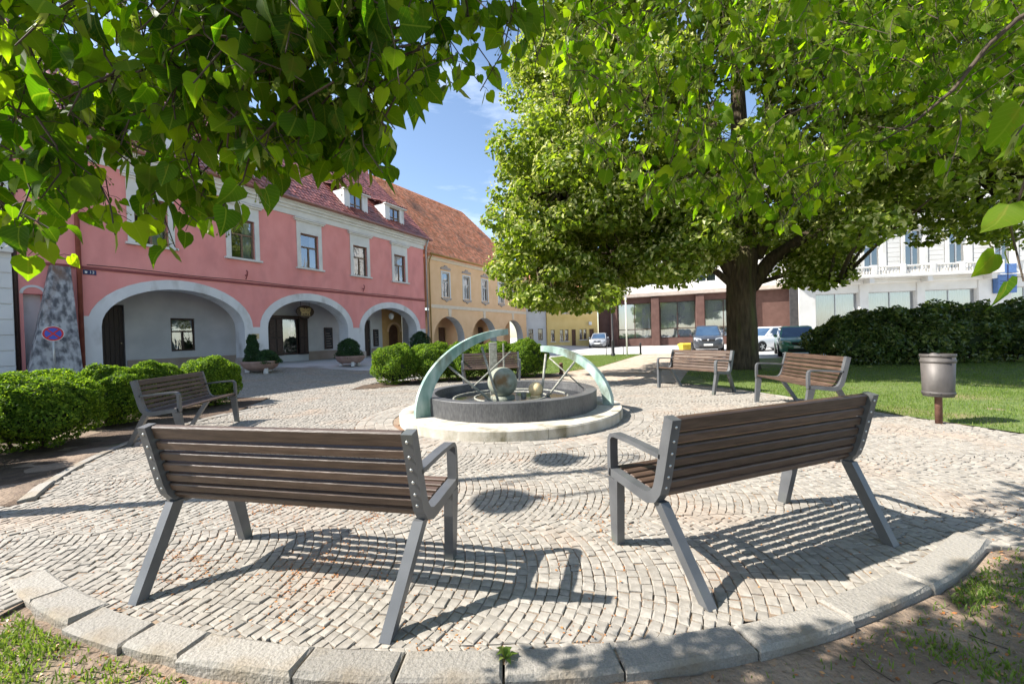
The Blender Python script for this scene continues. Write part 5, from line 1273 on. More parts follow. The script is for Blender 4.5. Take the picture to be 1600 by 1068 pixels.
def car(loc, heading, L, W, H, pm, hood, belt, wsb, wst, rft, rfb, label, wr=0.30, plate=True):
    o = empty('parked_car', loc, heading, label, 'car', 'cars parked along the square')
    # x forward; stations: x, half width, z bottom, z top
    hw = W / 2
    st = [(L / 2, hw * .62, .34, hood - .34), (L / 2 - .05, hw * .82, .24, hood - .24), (L / 2 - .22, hw * .94, .20, hood - .12), (L / 2 - .55, hw * .99, .19, hood - .05), (wsb + .1, hw, .19, hood), (wsb - .25, hw, .19, belt), (0, hw, .19, belt + .01), (rfb + .35, hw, .19, belt + .03), (-L / 2 + .35, hw * .98, .20, belt + .03), (-L / 2 + .08, hw * .92, .24, belt - .02), (-L / 2, hw * .78, .34, belt - .18)]
    vs = []
    for x, w, zb, zt in st:
        zm = zb + (zt - zb) * .55
        vs += [(x, -w * .86, zb), (x, -w * .98, zb + .10), (x, -w, zm), (x, -w * .965, zt - .06), (x, -w * .86, zt), (x, 0, zt + .025), (x, w * .86, zt), (x, w * .965, zt - .06), (x, w, zm), (x, w * .98, zb + .10), (x, w * .86, zb)]
    n = 11
    fs = [(i * n + k, i * n + (k + 1) % n, (i + 1) * n + (k + 1) % n, (i + 1) * n + k) for i in range(len(st) - 1) for k in range(n)]
    fs += [tuple(reversed(range(n))), tuple((len(st) - 1) * n + k for k in range(n))]
    body = MB().add(vs, [tuple(reversed(f)) for f in fs], True).build('body', pm, o)
    # cabin
    lo = [(wsb, hw * .90, belt - .01 if False else hood - .02), (rfb, hw * .90, belt + .02)]
    hi = [(wst, hw * .72, H - .035), (rft, hw * .72, H - .045)]
    g8 = [(wsb, -hw * .90, hood - .02), (rfb, -hw * .90, belt), (rfb, hw * .90, belt), (wsb, hw * .90, hood - .02), (wst, -hw * .74, H - .05), (rft, -hw * .74, H - .06), (rft, hw * .74, H - .06), (wst, hw * .74, H - .05)]
    mid = ((wst + rft) / 2)
    g8 += [(wst - .12, -hw * .60, H), (rft + .12, -hw * .60, H - .01), (rft + .12, hw * .60, H - .01), (wst - .12, hw * .60, H)]
    MB().add(g8, [(0, 4, 5, 1), (1, 5, 6, 2), (2, 6, 7, 3), (3, 7, 4, 0), (4, 8, 9, 5), (5, 9, 10, 6), (6, 10, 11, 7), (7, 11, 8, 4), (8, 11, 10, 9)]).build('cabin', pm, o)
    def glass(q, nm, ins=.06):
        q = [Vector(p) for p in q]; c = sum(q, Vector()) / 4
        nr = (q[1] - q[0]).cross(q[3] - q[0]).normalized()
        if nr.dot(c - Vector((mid, 0, belt))) < 0: nr = -nr
        q = [c + (p - c) * (1 - ins) + nr * .008 for p in q]
        if (q[1] - q[0]).cross(q[3] - q[0]).dot(nr) < 0: q = q[::-1]
        return MB().add(q, [(0, 1, 2, 3)]).build(nm, M['car_glass'], o)
    V8 = [Vector(p) for p in g8]
    glass((V8[0], V8[3], V8[7], V8[4]), 'windscreen', .10)
    glass((V8[1], V8[5], V8[6], V8[2]), 'rear_window', .16)
    for a, c, d, e in ((0, 1, 5, 4), (3, 2, 6, 7)):
        for t0, t1 in ((0.06, 0.46), (0.52, 0.92)):
            lo0, lo1 = V8[a].lerp(V8[c], t0), V8[a].lerp(V8[c], t1); h0, h1 = V8[e].lerp(V8[d], t0), V8[e].lerp(V8[d], t1)
            glass((lo0.lerp(h0, .12), lo1.lerp(h1, .12), h1.lerp(lo1, .08), h0.lerp(lo0, .08)), 'side_window', .04)
    for s in (-1, 1):
        zt = hood - .20
        q = [(L / 2 - .045, s * hw * .42, zt - .09), (L / 2 - .20, s * hw * .90, zt - .03), (L / 2 - .25, s * hw * .90, zt + .08), (L / 2 - .10, s * hw * .45, zt + .03)]
        q = [Vector(p) + Vector((.035, s * .02, .0)) for p in q]
        MB().add(q + [p - Vector((.12, 0, 0)) for p in q], [(0, 1, 2, 3) if s > 0 else (3, 2, 1, 0), (0, 4, 5, 1), (1, 5, 6, 2), (2, 6, 7, 3), (3, 7, 4, 0)]).build('headlight', M['headlamp'], o)
        MB().box(-L / 2 - .012, -L / 2 + .25, s * hw * .80 - .10, s * hw * .80 + .06, belt - .30, belt - .05, .02).build('tail_light', M['taillight'], o)
        mr = MB().box(wsb - .32, wsb - .16, s * hw * 1.02 - .02 - (.12 if s < 0 else -.0), s * hw * 1.02 + .02 + (.12 if s > 0 else 0), belt + .02, belt + .16, .03).build('wing_mirror', pm, o)
        for xw in (L / 2 - .78, -L / 2 + .72):
            y0 = s * (hw - .19)
            w = MB()
            pr = [(0.0, 0.0), (wr * .60, 0.0), (wr * .64, .012), (wr * .95, .012), (wr, -.02), (wr, -.17), (0.0, -.17)]
            m_ = 20
            vv = [(xw + r_ * math.cos(6.2832 * k / m_), s * (hw + .008 + dy), wr + r_ * math.sin(6.2832 * k / m_)) for r_, dy in pr for k in range(m_)]
            ff = [(i * m_ + k, i * m_ + (k + 1) % m_, (i + 1) * m_ + (k + 1) % m_, (i + 1) * m_ + k) for i in range(len(pr) - 1) for k in range(m_)]
            wh = MB().add(vv, ff, True).build('wheel', M['tyre'], o)
            rim = MB()
            for k in range(5):
                a = 6.2832 * k / 5
                d = Vector((math.cos(a), 0, math.sin(a))); e = Vector((-math.sin(a), 0, math.cos(a)))
                rim.obox(Vector((xw, s * (hw + .016), wr)) + d * wr * .30, d, (0, 1, 0), e, wr * .30, .008, wr * .09)
            rim.build('rim', M['alloy'], wh)
            MB().add([(xw + (wr + .05) * math.cos(math.pi * k / 12), s * (hw * 1.0 + .004), wr + (wr + .05) * math.sin(math.pi * k / 12)) for k in range(13)], [tuple(range(13)) if s < 0 else tuple(reversed(range(13)))]).build('wheel_arch', M['trim'], o)
    MB().box(L / 2 - .10, L / 2 + .006, -hw * .40, hw * .40, hood - .36, hood - .22, .02).build('grille', M['trim'], o)
    MB().box(L / 2 - .10, L / 2 + .012, -hw * .60, hw * .60, .26, .40, .02).build('air_intake', M['trim'], o)
    MB().box(L / 2 + .012, L / 2 + .03, -.26, .26, .42, .53, .004).build('number_plate', M['white_paint'], o)
    MB().ball((L / 2 + .0, 0, hood - .27), .06, 14, 8).build('badge', M['alloy'], o)
    return o
def heading_to(dx, dy): return math.atan2(dy, dx)
car((13.35, 27.6, -0.03), heading_to(-0.40, -0.9), 4.4, 1.79, 1.72, paint('paint_dark_grey', (0.035, 0.04, 0.05)), 1.05, 1.05, 1.15, 0.35, -1.75, -2.05, 'dark blue-grey people carrier facing the viewer left of the linden trunk')
car((14.35, 20.4, -0.03), heading_to(-0.50, -0.87), 3.95, 1.66, 1.47, paint('paint_green', (0.02, 0.15, 0.085)), 0.92, 0.92, 0.95, 0.25, -1.35, -1.80, 'green hatchback parked at the edge of the lawn')
car((16.2, 25.6, -0.03), heading_to(-1, -0.25), 4.1, 1.70, 1.50, paint('paint_white', (0.72, 0.72, 0.72)), 0.93, 0.93, 0.95, 0.25, -1.45, -1.90, 'white hatchback partly hidden between linden trunk and green car')
car((9.0, 41.4, -0.03), heading_to(-0.35, -1), 4.1, 1.70, 1.50, paint('paint_silver', (0.25, 0.26, 0.28)), 0.95, 0.93, 1.0, 0.25, -1.55, -1.95, 'small silver car in front of the yellow house')

# ------------------------------------------------------------------ foliage helpers
def unit(v): return v / np.maximum(np.linalg.norm(v, axis=1, keepdims=True), 1e-9)
def cards(name, P, Nn, size, m, parent, aspect=0.62, stuff=True, droop=0.0):
    """leaf-sized four-sided faces, slightly cupped, at P facing Nn"""
    n = len(P)
    r_ = unit(rng.normal(0, 1, (n, 3))); r_[:, 2] -= droop
    a = unit(np.cross(Nn, r_)); b_ = unit(np.cross(a, Nn)); b_ = np.where((b_[:, 2:3] > 0) & (droop > 0), -b_, b_)
    s = (size * rng.uniform(0.65, 1.35, n))[:, None]
    T0, T1 = P - b_ * s, P + b_ * s + Nn * s * -0.25
    S0, S1 = P + a * s * aspect + Nn * s * 0.18, P - a * s * aspect + Nn * s * 0.18
    V = np.stack([T0, S0, T1, S1], 1).reshape(-1, 3)
    o = link(name, np_mesh(name, V, np.arange(4 * n).reshape(-1, 4)), m, parent)
    if stuff: o['kind'] = 'stuff'
    return o
def shrub(loc, rx, ry, h, n, leaf, m, label, group, name='clipped_shrub', sq=2.3, wob=0.11, stems=5, core=0.86, cat='shrub'):
    o = empty(name, (loc[0], loc[1], gz(*loc)), rnd.uniform(0, 6), label, cat, group)
    d = unit(rng.normal(0, 1, (n, 3)))
    d[:, 2] = np.abs(d[:, 2]) * np.where(rng.uniform(0, 1, n) < 0.30, -0.55, 1)
    d = unit(d)
    k = (np.abs(d) ** sq).sum(1) ** (-1 / sq)
    ph = rng.uniform(0, 6, 8)
    lump = 1 + wob * (np.sin(d[:, 0] * 5 + ph[0]) * np.sin(d[:, 1] * 5 + ph[1]) + 0.6 * np.sin(d[:, 2] * 7 + d[:, 0] * 6 + ph[2]) + 0.5 * np.sin(d[:, 0] * 13 + ph[3]) * np.sin(d[:, 1] * 12 + d[:, 2] * 11 + ph[4]))
    rad = k * lump * (1 - np.abs(rng.normal(0, 0.055, n)))
    hz = h * 0.52
    P = d * rad[:, None] * np.array([rx, ry, hz]) + np.array([0, 0, hz * 0.98])
    P[:, 2] = np.maximum(P[:, 2], 0.04)
    Nn = unit(d * 0.7 + rng.normal(0, 0.55, (n, 3)) + np.array([0, 0, 0.35]))
    cards('foliage', P, Nn, leaf, m, o, 0.6)
    # dense inner growth, uneven
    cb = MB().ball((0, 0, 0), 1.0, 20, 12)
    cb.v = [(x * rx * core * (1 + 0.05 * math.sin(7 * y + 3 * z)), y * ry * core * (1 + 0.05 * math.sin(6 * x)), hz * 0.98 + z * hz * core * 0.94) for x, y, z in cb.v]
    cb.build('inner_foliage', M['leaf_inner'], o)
    b = MB()
    for k in range(stems):
        a = 6.28 * k / stems + rnd.uniform(-.4, .4); r0 = rnd.uniform(0.02, 0.25) * rx
        b.tube([(math.cos(a) * r0, math.sin(a) * r0, -0.03), (math.cos(a) * r0 * 1.8, math.sin(a) * r0 * 1.8, h * 0.4)], [0.022, 0.012], 6)
        b.build('stem', M['twig'], o); b = MB()
    return o
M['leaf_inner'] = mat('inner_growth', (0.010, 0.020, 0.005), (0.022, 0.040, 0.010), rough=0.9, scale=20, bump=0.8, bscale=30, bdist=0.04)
HG = 'rounded clipped bushes behind the left bench'
for loc, rx, ry, h, lab in (((-6.55, 5.45), 0.64, 0.66, 1.00, 'big rounded clipped bush at the left edge, nearest the viewer'), ((-6.95, 6.95), 0.52, 0.50, 0.98, 'rounded clipped bush, second from the left edge'),
                            ((-7.25, 8.1), 0.50, 0.48, 1.00, 'rounded clipped bush behind the left bench back'), ((-6.72, 8.95), 0.54, 0.52, 1.03, 'rounded clipped bush at the right end of the left bench'), ((-6.3, 4.0), 0.62, 0.7, 0.98, 'rounded clipped bush cut off by the left picture edge')):
    shrub(loc, rx, ry, h, 21000, 0.020, M['leaf_box'], lab, HG)
HM = 'clipped hedge bushes behind the fountain'
for loc, rx, ry, h, lab in (((-3.55, 12.25), 0.68, 0.66, 1.15, 'leftmost rounded bush of the clipped hedge behind the fountain'), ((-2.55, 12.7), 0.68, 0.66, 1.15, 'second bush of the clipped hedge, left of the copper arch'),
                            ((-1.6, 12.9), 0.70, 0.62, 1.12, 'hedge bush behind the left end of the far bench'), ((-0.6, 13.1), 0.70, 0.6, 1.10, 'hedge bush behind the fountain ball and far bench'), ((0.42, 13.25), 0.72, 0.66, 1.15, 'rightmost bush of the clipped hedge beside the small lawn')):
    shrub(loc, rx, ry, h, 16000, 0.023, M['leaf_box'], lab, HM)
HR = 'dark evergreen shrubs along the right lawn'
for i, (x, y) in enumerate(((11.75, 14.2), (12.6, 13.9), (13.6, 13.7), (15.0, 13.5), (16.5, 13.2), (18.2, 13.0))):
    shrub((x, y), 1.05, 1.0, (1.55, 1.75, 1.8, 1.85, 1.8, 1.9)[i], 7500, 0.065, M['leaf_dark'],
          ('dark evergreen shrub nearest the green car', 'dark evergreen shrub second from the green car', 'dark evergreen shrub left of the litter bin', 'dark evergreen shrub behind the litter bin', 'dark evergreen shrub right of the litter bin', 'dark evergreen shrub at the right picture edge')[i], HR, 'evergreen_shrub', 2.2, 0.22, 4, 0.80)

# ------------------------------------------------------------------ planters with dwarf conifers
def planter(x, y, label):
    o = empty('planter', (x, y, gz(x, y)), rnd.uniform(0, 1), label, 'planter', 'round planters before the arcade')
    MB().lathe([(0.0, 0.10), (0.40, 0.10), (0.55, 0.20), (0.62, 0.36), (0.64, 0.42), (0.58, 0.42), (0.54, 0.34), (0.0, 0.33)], 28).build('bowl', M['terracotta'], o)
    for k in range(3):
        a = 2.1 * k + 0.5
        MB().box(-0.07, 0.07, -0.06, 0.06, -0.04, 0.16, 0.01).build('foot', M['white_pl'], o, (0.42 * math.cos(a), 0.42 * math.sin(a), 0), (0, 0, a))
    return o
def conifer(x, y, z, r_, h, n, label, kind='dome', m='leaf_conifer'):
    o = empty('dwarf_conifer', (x, y, z), 0, label, 'conifer')
    u = rng.uniform(0, 1, n); a = rng.uniform(0, 6.283, n)
    if kind == 'cone': zz = h * (u ** 0.8); rad = r_ * (1 - 0.62 * (zz / h) ** 1.3) * (0.85 + 0.15 * np.sin(zz * 18 + a * 3)) * np.sqrt(rng.uniform(0.45, 1, n))
    else: zz = h * u; rad = r_ * np.sqrt(np.clip(1 - (zz / h) ** 2, 0.03, 1)) * (0.85 + 0.2 * np.sin(a * 4 + zz * 9)) * np.sqrt(rng.uniform(0.4, 1, n))
    P = np.stack([rad * np.cos(a), rad * np.sin(a), zz], 1)
    Nn = unit(np.stack([np.cos(a), np.sin(a), 0.4 + 0 * a], 1) + rng.normal(0, 0.6, (n, 3)))
    cards('needles', P, Nn, 0.045, M[m], o, 0.35)
    MB().tube([(0, 0, -0.05), (0.01, 0, h * 0.8)], [0.03, 0.012], 6).build('stem', M['twig'], o)
    return o
def ground_px(px, py):
    z = 0.0
    for _ in range(25): x, y = g_px(px, py, z); z = gz(x, y)
    return x, y
x, y = ground_px(408, 592); p1 = (x, y)
planter(x, y, 'round low planter with a cone-shaped conifer at the first arch pier')
conifer(x - 0.28, y, gz(x, y) + 0.33, 0.34, 1.05, 3800, 'cone-shaped dark conifer in the planter nearest the left bushes', 'cone')
conifer(x + 0.26, y - 0.05, gz(x, y) + 0.33, 0.50, 0.48, 3600, 'spreading juniper in the same planter as the conifer cone', 'dome', 'leaf_box2' if 'leaf_box2' in M else 'leaf_conifer')
x, y = ground_px(548, 578)
planter(x, y, 'round low planter with dark bushy conifer before the second pier')
conifer(x - 0.05, y, gz(x, y) + 0.33, 0.62, 0.85, 5200, 'dark bushy conifer in the planter before the second pier')
x, y = ground_px(658, 566)
planter(x, y, 'round low planter hidden behind the clipped hedge')
conifer(x, y, gz(x, y) + 0.33, 0.75, 1.15, 5200, 'dark bushy conifer rising above the clipped hedge by the pink corner')

# ------------------------------------------------------------------ the big linden
TX, TY = 7.75, 13.6
lt = empty('linden_tree', (TX, TY, 0), 0, 'big blossoming linden tree with thick trunk beside the benches', 'tree')
def gnarled(path, rad, n=16, amp=0.10):
    b = MB().tube(path, rad, n)
    m_ = len(path)
    for i in range(m_):
        c = Vector(path[i])
        for k in range(n):
            p = Vector(b.v[i * n + k]); a = 6.283 * k / n
            f = 1 + amp * (math.sin(3 * a + i * 0.5) * 0.6 + math.sin(5 * a - i * 0.9) * 0.5 + math.sin(8 * a + i * 0.4) * 0.35) * (1.6 if i == 0 else 1)
            b.v[i * n + k] = tuple(c + (p - c) * f)
    return b
gnarled([(0, 0, -0.1), (0, 0, 0.25), (0.01, 0, 0.7), (0.02, 0, 1.4), (0.0, 0.02, 2.2), (0.03, 0, 3.0), (0.10, 0.03, 3.7), (0.14, 0.1, 4.6), (0.10, 0.2, 6.0), (0.2, 0.2, 8.0), (0.1, 0.1, 10.5), (0, 0, 13)],
        [0.545, 0.49, 0.46, 0.445, 0.435, 0.45, 0.47, 0.34, 0.33, 0.26, 0.17, 0.06], 22, 0.09).build('trunk', M['bark'], lt)
LIMBS = [([(1172, 448), (1205, 405), (1255, 372), (1320, 345), (1400, 330), (1500, 322), (1590, 300)], [0, 0, -.3, -.8, -1.5, -2.4, -3.0], 0.26),
         ([(1155, 445), (1130, 405), (1090, 370), (1030, 330), (960, 300), (880, 290)], [0, .1, 0, -.4, -.8, -1.0], 0.24),
         ([(1150, 450), (1120, 425), (1070, 410), (1010, 400), (930, 395), (850, 400)], [0, .1, .3, .5, .4, .2], 0.13),
         ([(1165, 420), (1140, 340), (1080, 240), (1000, 150), (930, 60)], [0, -.2, -.5, -.6, -.6], 0.24),
         ([(1180, 400), (1230, 300), (1300, 200), (1380, 90), (1440, -20)], [0, .2, .3, .2, 0], 0.24),
         ([(1170, 400), (1180, 300), (1200, 180), (1210, 40), (1200, -90)], [0, -.8, -1.8, -2.6, -3.2], 0.22),
         ([(1190, 440), (1225, 430), (1270, 432), (1310, 440)], [0, -.4, -1.0, -1.6], 0.09),
         ([(1172, 410), (1150, 330), (1120, 220), (1090, 90)], [0, 1.0, 2.2, 3.2], 0.20)]
limb_pts = []
for pts, dd, r0 in LIMBS:
    W3 = [at_depth(p[0], p[1], TY + d_) - Vector((TX, TY, 0)) for p, d_ in zip(pts, dd)]
    n = len(W3)
    gnarled(W3, [r0 * (1 - 0.85 * k / (n - 1)) for k in range(n)], 10, 0.06).build('limb', M['bark'], lt)
    for k in range(1, n):
        for t in (0.3, 0.65, 1.0): limb_pts.append(W3[k - 1].lerp(W3[k], t))
LOW = [(700, 0), (762, 250), (768, 330), (785, 480), (830, 505), (905, 508), (955, 488), (1010, 452), (1060, 452), (1110, 440), (1165, 395), (1200, 420), (1232, 462), (1290, 462), (1322, 420), (1345, 392), (1400, 378), (1450, 398), (1490, 345), (1540, 385), (1620, 395), (1900, 420)]
LFT = [(-300, 860), (0, 832), (60, 812), (120, 790), (200, 770), (300, 764), (400, 775), (480, 785)]
lowx, lowy = [p[0] for p in LOW], [p[1] for p in LOW]
lfy, lfx = [p[0] for p in LFT], [p[1] for p in LFT]
clumps = []
tries = 0
while len(clumps) < 720 and tries < 60000:
    tries += 1
    d = Vector((rnd.gauss(0, 1), rnd.gauss(0, 1), rnd.gauss(0, 1))).normalized()
    f = rnd.uniform(0.35, 1.0) ** 0.5
    p = Vector((TX + 0.25 + d.x * 8.9 * f, TY - 0.1 + d.y * 7.4 * f, 8.4 + d.z * 7.2 * f))
    if p.z < 1.9 or p.y < 6.8 or (p.y > TY + 3 and rnd.random() < 0.6): continue
    r_ = rnd.uniform(0.42, 0.95)
    q = to_px(p)
    if q is None: continue
    rp = r_ / p.y * F_PX
    if -200 < q[0] < 1900 and q[1] > -250:
        if q[1] + rp * 0.55 > np.interp(q[0], lowx, lowy) or q[0] - rp * 0.65 < np.interp(q[1], lfy, lfx): continue
        if 1110 < q[0] < 1215 and q[1] + rp > 405: continue
        if 1225 < q[0] < 1300 and 330 < q[1] < 395 and p.y < TY - 0.5: continue
    else:
        if rnd.random() < 0.6: continue
    clumps.append((p, r_))
for k in range(170):
    px = rnd.uniform(775, 1120); py = rnd.uniform(250, np.interp(px, lowx, lowy) - 22)
    clumps.append((at_depth(px, py, TY + rnd.uniform(-3.6, -0.4)), rnd.uniform(0.32, 0.6)))
# hanging skirts seen at the lower edge of the crown
for px, py, dy, r_ in [(815, 470, -.8, .42), (845, 478, -1, .4), (872, 480, -.9, .38), (900, 482, -.7, .4), (925, 474, -.8, .42), (950, 462, -.5, .45), (800, 455, -.6, .5), (822, 440, -1, .6), (850, 462, -1.2, .5), (880, 470, -1, .45), (905, 470, -.8, .42), (930, 455, -.6, .5), (800, 420, 0, .7), (850, 420, .5, .7), (960, 440, 0, .55), (985, 430, 0, .6), (1030, 430, -.4, .5), (1065, 428, -.6, .5), (1095, 418, -.2, .5), (1240, 440, -.5, .45), (1265, 435, -1, .45), (1285, 445, -1.2, .35), (1250, 405, -.4, .5), (1300, 425, -1, .4), (1320, 390, -.9, .45), (1360, 365, -1.2, .5), (1400, 355, -1.6, .45), (1445, 375, -1.8, .38), (1500, 325, -2.4, .5), (1550, 365, -2.6, .4), (1590, 375, -2.8, .45), (1470, 340, -2, .5)]:
    clumps.append((at_depth(px, py, TY + dy), r_))
PP, NN, BP, BN = [], [], [], []
for p, r_ in clumps:
    n = int(300 * (r_ / 0.7) ** 2)
    d = unit(rng.normal(0, 1, (n, 3)))
    d[:, 2] *= np.where(d[:, 2] < 0, 0.7, 1)
    rad = r_ * rng.uniform(0.25, 1, n) ** 0.45
    c = np.array(p) - np.array([TX, TY, 0])
    PP.append(c + d * rad[:, None] * np.array([1.05, 1.05, 0.8])); NN.append(unit(d * 0.6 + rng.normal(0, 0.5, (n, 3)) + np.array([0, 0, 0.5])))
    k = d[:, 2] > -0.35
    k &= rng.uniform(0, 1, n) < 0.55
    BP.append(c + d[k] * (r_ * 1.0) * np.array([1.05, 1.05, 0.82])); BN.append(unit(d[k] + rng.normal(0, 0.6, (k.sum(), 3))))
PP, NN, BP, BN = map(np.concatenate, (PP, NN, BP, BN))
crown = empty('crown'); crown.parent = lt
cards('foliage', PP, NN, 0.078, M['leaf_tree'], crown, 0.72)
cards('blossom', BP, BN, 0.060, M['bloom'], crown, 0.5)
br = MB()
for p, r_ in clumps:
    c = p - Vector((TX, TY, 0))
    a = min(limb_pts, key=lambda q: (q - c).length)
    if (a - c).length > 4.5: continue
    mdl = a.lerp(c, 0.5) + Vector((rnd.uniform(-.2, .2), rnd.uniform(-.2, .2), 0.15))
    L_ = (a - c).length
    br.tube([a, mdl, c], [0.02 + 0.012 * L_, 0.018 + 0.005 * L_, 0.010], 5)
tag(br.build('branches', M['bark'], crown), kind='stuff')

# ------------------------------------------------------------------ the near linden overhead, trunk behind the viewer
nt = empty('overhanging_linden', (-1.6, -3.2, 0), 0, 'linden whose leafy branches hang into the top of the view', 'tree')
NO = Vector((-1.6, -3.2, 0))
gnarled([(0, 0, -0.1), (0, 0, 0.3), (0.02, 0.02, 1.2), (0.0, 0.05, 2.2), (0.1, 0.2, 3.2), (0.1, 0.3, 4.6), (0.2, 0.2, 6.5)], [0.42, 0.34, 0.28, 0.26, 0.24, 0.17, 0.06], 18, 0.08).build('trunk', M['bark'], nt)
for path, r0 in (([(0.05, 0.1, 2.9), (0.3, 1.2, 3.3), (0.6, 2.4, 3.5), (0.7, 3.5, 3.25), (0.9, 4.3, 2.95)], 0.09), ([(0.1, 0.2, 3.1), (1.2, 1.3, 3.7), (2.4, 2.8, 4.0), (3.4, 4.3, 3.9), (4.4, 5.2, 3.6), (5.2, 5.6, 3.3)], 0.10),
                 ([(0.0, 0.2, 3.0), (-0.5, 1.4, 3.5), (-0.6, 2.9, 3.4), (-0.3, 4.1, 2.9)], 0.07), ([(0.1, 0.3, 4.2), (-1.2, 1.4, 4.9), (-2.2, 2.8, 5.0), (-2.6, 4.0, 4.6)], 0.08)):
    gnarled(path, [r0 * (1 - 0.8 * k / (len(path) - 1)) for k in range(len(path))], 8, 0.05).build('limb', M['bark'], nt)
ncr = empty('crown'); ncr.parent = nt
LEAF = np.array([(0, .06, 0), (0, .36, 0.0), (0, .66, -.02), (0, 1.06, -.12), (.20, -.04, .02), (.42, .10, .06), (.49, .34, .07), (.37, .63, .03), (.16, .86, -.05), (-.22, -.02, .02), (-.44, .12, .06), (-.48, .36, .07), (-.36, .64, .03), (-.15, .86, -.05)])
LT = np.array([(0, 4, 5), (0, 5, 1), (5, 6, 1), (1, 6, 2), (6, 7, 2), (2, 7, 8), (2, 8, 3), (0, 10, 9), (0, 1, 10), (10, 1, 11), (1, 2, 11), (11, 2, 12), (2, 13, 12), (2, 3, 13)])
leaves = []      # (pos, length axis, normal, size, in-view pixel size)
stems, bracts = [], []
def hang(px0, py0, px1, py1, Y0, Y1, size, step, spread=1.0):
    a, c = at_depth(px0, py0, Y0), at_depth(px1, py1, Y1)
    L_ = (c - a).length
    bow = Vector((rnd.uniform(-.16, .16), rnd.uniform(-.12, .12), rnd.uniform(0.02, .16))) * L_
    n = max(int(L_ / 0.08), 3)
    pts = []
    for k in range(n + 1):
        t = k / n
        pts.append(a.lerp(c, t) + bow * math.sin(math.pi * t) + Vector((0.010 * math.sin(7 * t + px0), 0.010 * math.cos(5 * t + px0), 0)))
    stems.append((pts, [0.0027 * (1 - 0.7 * k / n) * (size / 0.08) + 0.0008 for k in range(n + 1)]))
    s = rnd.uniform(0, step); side = 1
    while s < L_:
        t = s / L_; i = min(int(t * n), n - 1)
        p = pts[i].lerp(pts[i + 1], t * n - i)
        ax = (pts[i + 1] - pts[i]).normalized()
        sd = ax.cross(Vector((rnd.gauss(0, 1), rnd.gauss(0, 1), rnd.gauss(0, .3)))).normalized() * side
        pet = sd * rnd.uniform(0.02, 0.045) * spread + Vector((0, 0, -0.01))
        base = p + pet
        ly = (sd * 0.55 + ax * 0.25 + Vector((rnd.gauss(0, .25), rnd.gauss(0, .25), -0.75 + rnd.gauss(0, .25)))).normalized()
        nr = Vector((rnd.gauss(0, .55), rnd.gauss(-.35, .6), rnd.gauss(.45, .5)))
        nr = (nr - ly * nr.dot(ly)).normalized()
        sz = size * rnd.uniform(0.45, 1.18) * (0.8 if t > 0.9 else 1)
        leaves.append((base, ly, nr, sz)); stems.append(([p, p + pet * 0.6 + Vector((0, 0, 0.004)), base], [0.0011, 0.0009, 0.0009]))
        if rnd.random() < (0.34 if size > 0.063 else 0.75):
            l2 = (Vector((rnd.gauss(0, .4), rnd.gauss(0, .4), -1))).normalized()
            n2 = Vector((rnd.gauss(0, 1), rnd.gauss(0, 1), 0)); n2 = (n2 - l2 * n2.dot(l2)).normalized()
            bracts.append((p + pet * .5, l2, n2, size * rnd.uniform(0.7, 1.1)))
        side = -side; s += step * rnd.uniform(0.6, 1.4)
LB = [(-120, 430), (0, 400), (60, 425), (110, 360), (150, 350), (200, 415), (250, 425), (300, 400), (335, 370), (350, 325), (385, 285), (430, 280), (480, 275), (540, 318), (588, 305), (615, 240), (640, 150), (660, 110), (690, 90), (720, 170), (760, 190), (815, 180), (850, 60), (900, 20)]
lbx, lby = [p[0] for p in LB], [p[1] for p in LB]
for k in range(340):
    x0 = rnd.uniform(-200, 330) if k % 9 < 4 else rnd.uniform(300, 640)
    x1 = x0 + rnd.uniform(-140, 140)
    low0, low = np.interp(x0, lbx, lby), np.interp(x1, lbx, lby) - 30
    y0 = rnd.uniform(-170, max(low0 - 80, -60))
    if y0 > 130 and x0 < 340 and rnd.random() < 0.45: continue
    y1 = min(y0 + rnd.uniform(40, 170), low)
    Y0 = rnd.uniform(0.95, 1.38)
    hang(x0, y0, x1, y1, Y0, min(Y0 + rnd.uniform(-.12, .12), 1.40), 0.0645, 0.031)
for k in range(7):
    x0 = rnd.uniform(690, 850); hang(x0, -90, x0 + rnd.uniform(-50, 40), rnd.uniform(20, 120), 1.2, 1.25, 0.068, 0.04)
for x0, x1, y1 in ((735, 770, 110), (800, 748, 140), (690, 655, 190), (770, 790, 60)):
    hang(x0, -60, x1, y1, 1.2, 1.22, 0.070, 0.045)
hang(40, 60, 310, 350, 1.05, 1.18, 0.068, 0.03); hang(120, 180, 265, 385, 1.1, 1.2, 0.068, 0.03); hang(200, 220, 325, 310, 1.1, 1.2, 0.068, 0.03); hang(-40, 200, 130, 335, 1.1, 1.15, 0.068, 0.035); hang(-60, 300, 90, 400, 1.2, 1.25, 0.068, 0.035)
LR = [(860, 40), (885, 100), (915, 250), (955, 310), (1000, 330), (1060, 350), (1120, 325), (1180, 372), (1240, 385), (1300, 325), (1360, 295), (1420, 255), (1480, 300), (1540, 240), (1600, 260), (1700, 300)]
lrx, lry = [p[0] for p in LR], [p[1] for p in LR]
for k in range(540):
    x0 = rnd.uniform(885, 1700); x1 = max(x0 + rnd.uniform(-120, 100), 885)
    low0, low = np.interp(x0, lrx, lry), np.interp(x1, lrx, lry) - 16
    y0 = rnd.uniform(-170, max(low0 - 50, -60))
    y1 = min(y0 + rnd.uniform(20, 120), low)
    if math.sin(x0 * 0.021 + 1.0) * math.sin(y0 * 0.034 + x0 * 0.009) > 0.45: continue
    Y0 = rnd.uniform(1.7, 2.75)
    hang(x0, y0, x1, y1, Y0, Y0 + rnd.uniform(-.18, .18), 0.060, 0.032)
hang(1680, -20, 1385, 218, 1.75, 1.95, 0.072, 0.05); hang(1660, 60, 1500, 170, 1.7, 1.8, 0.075, 0.05)
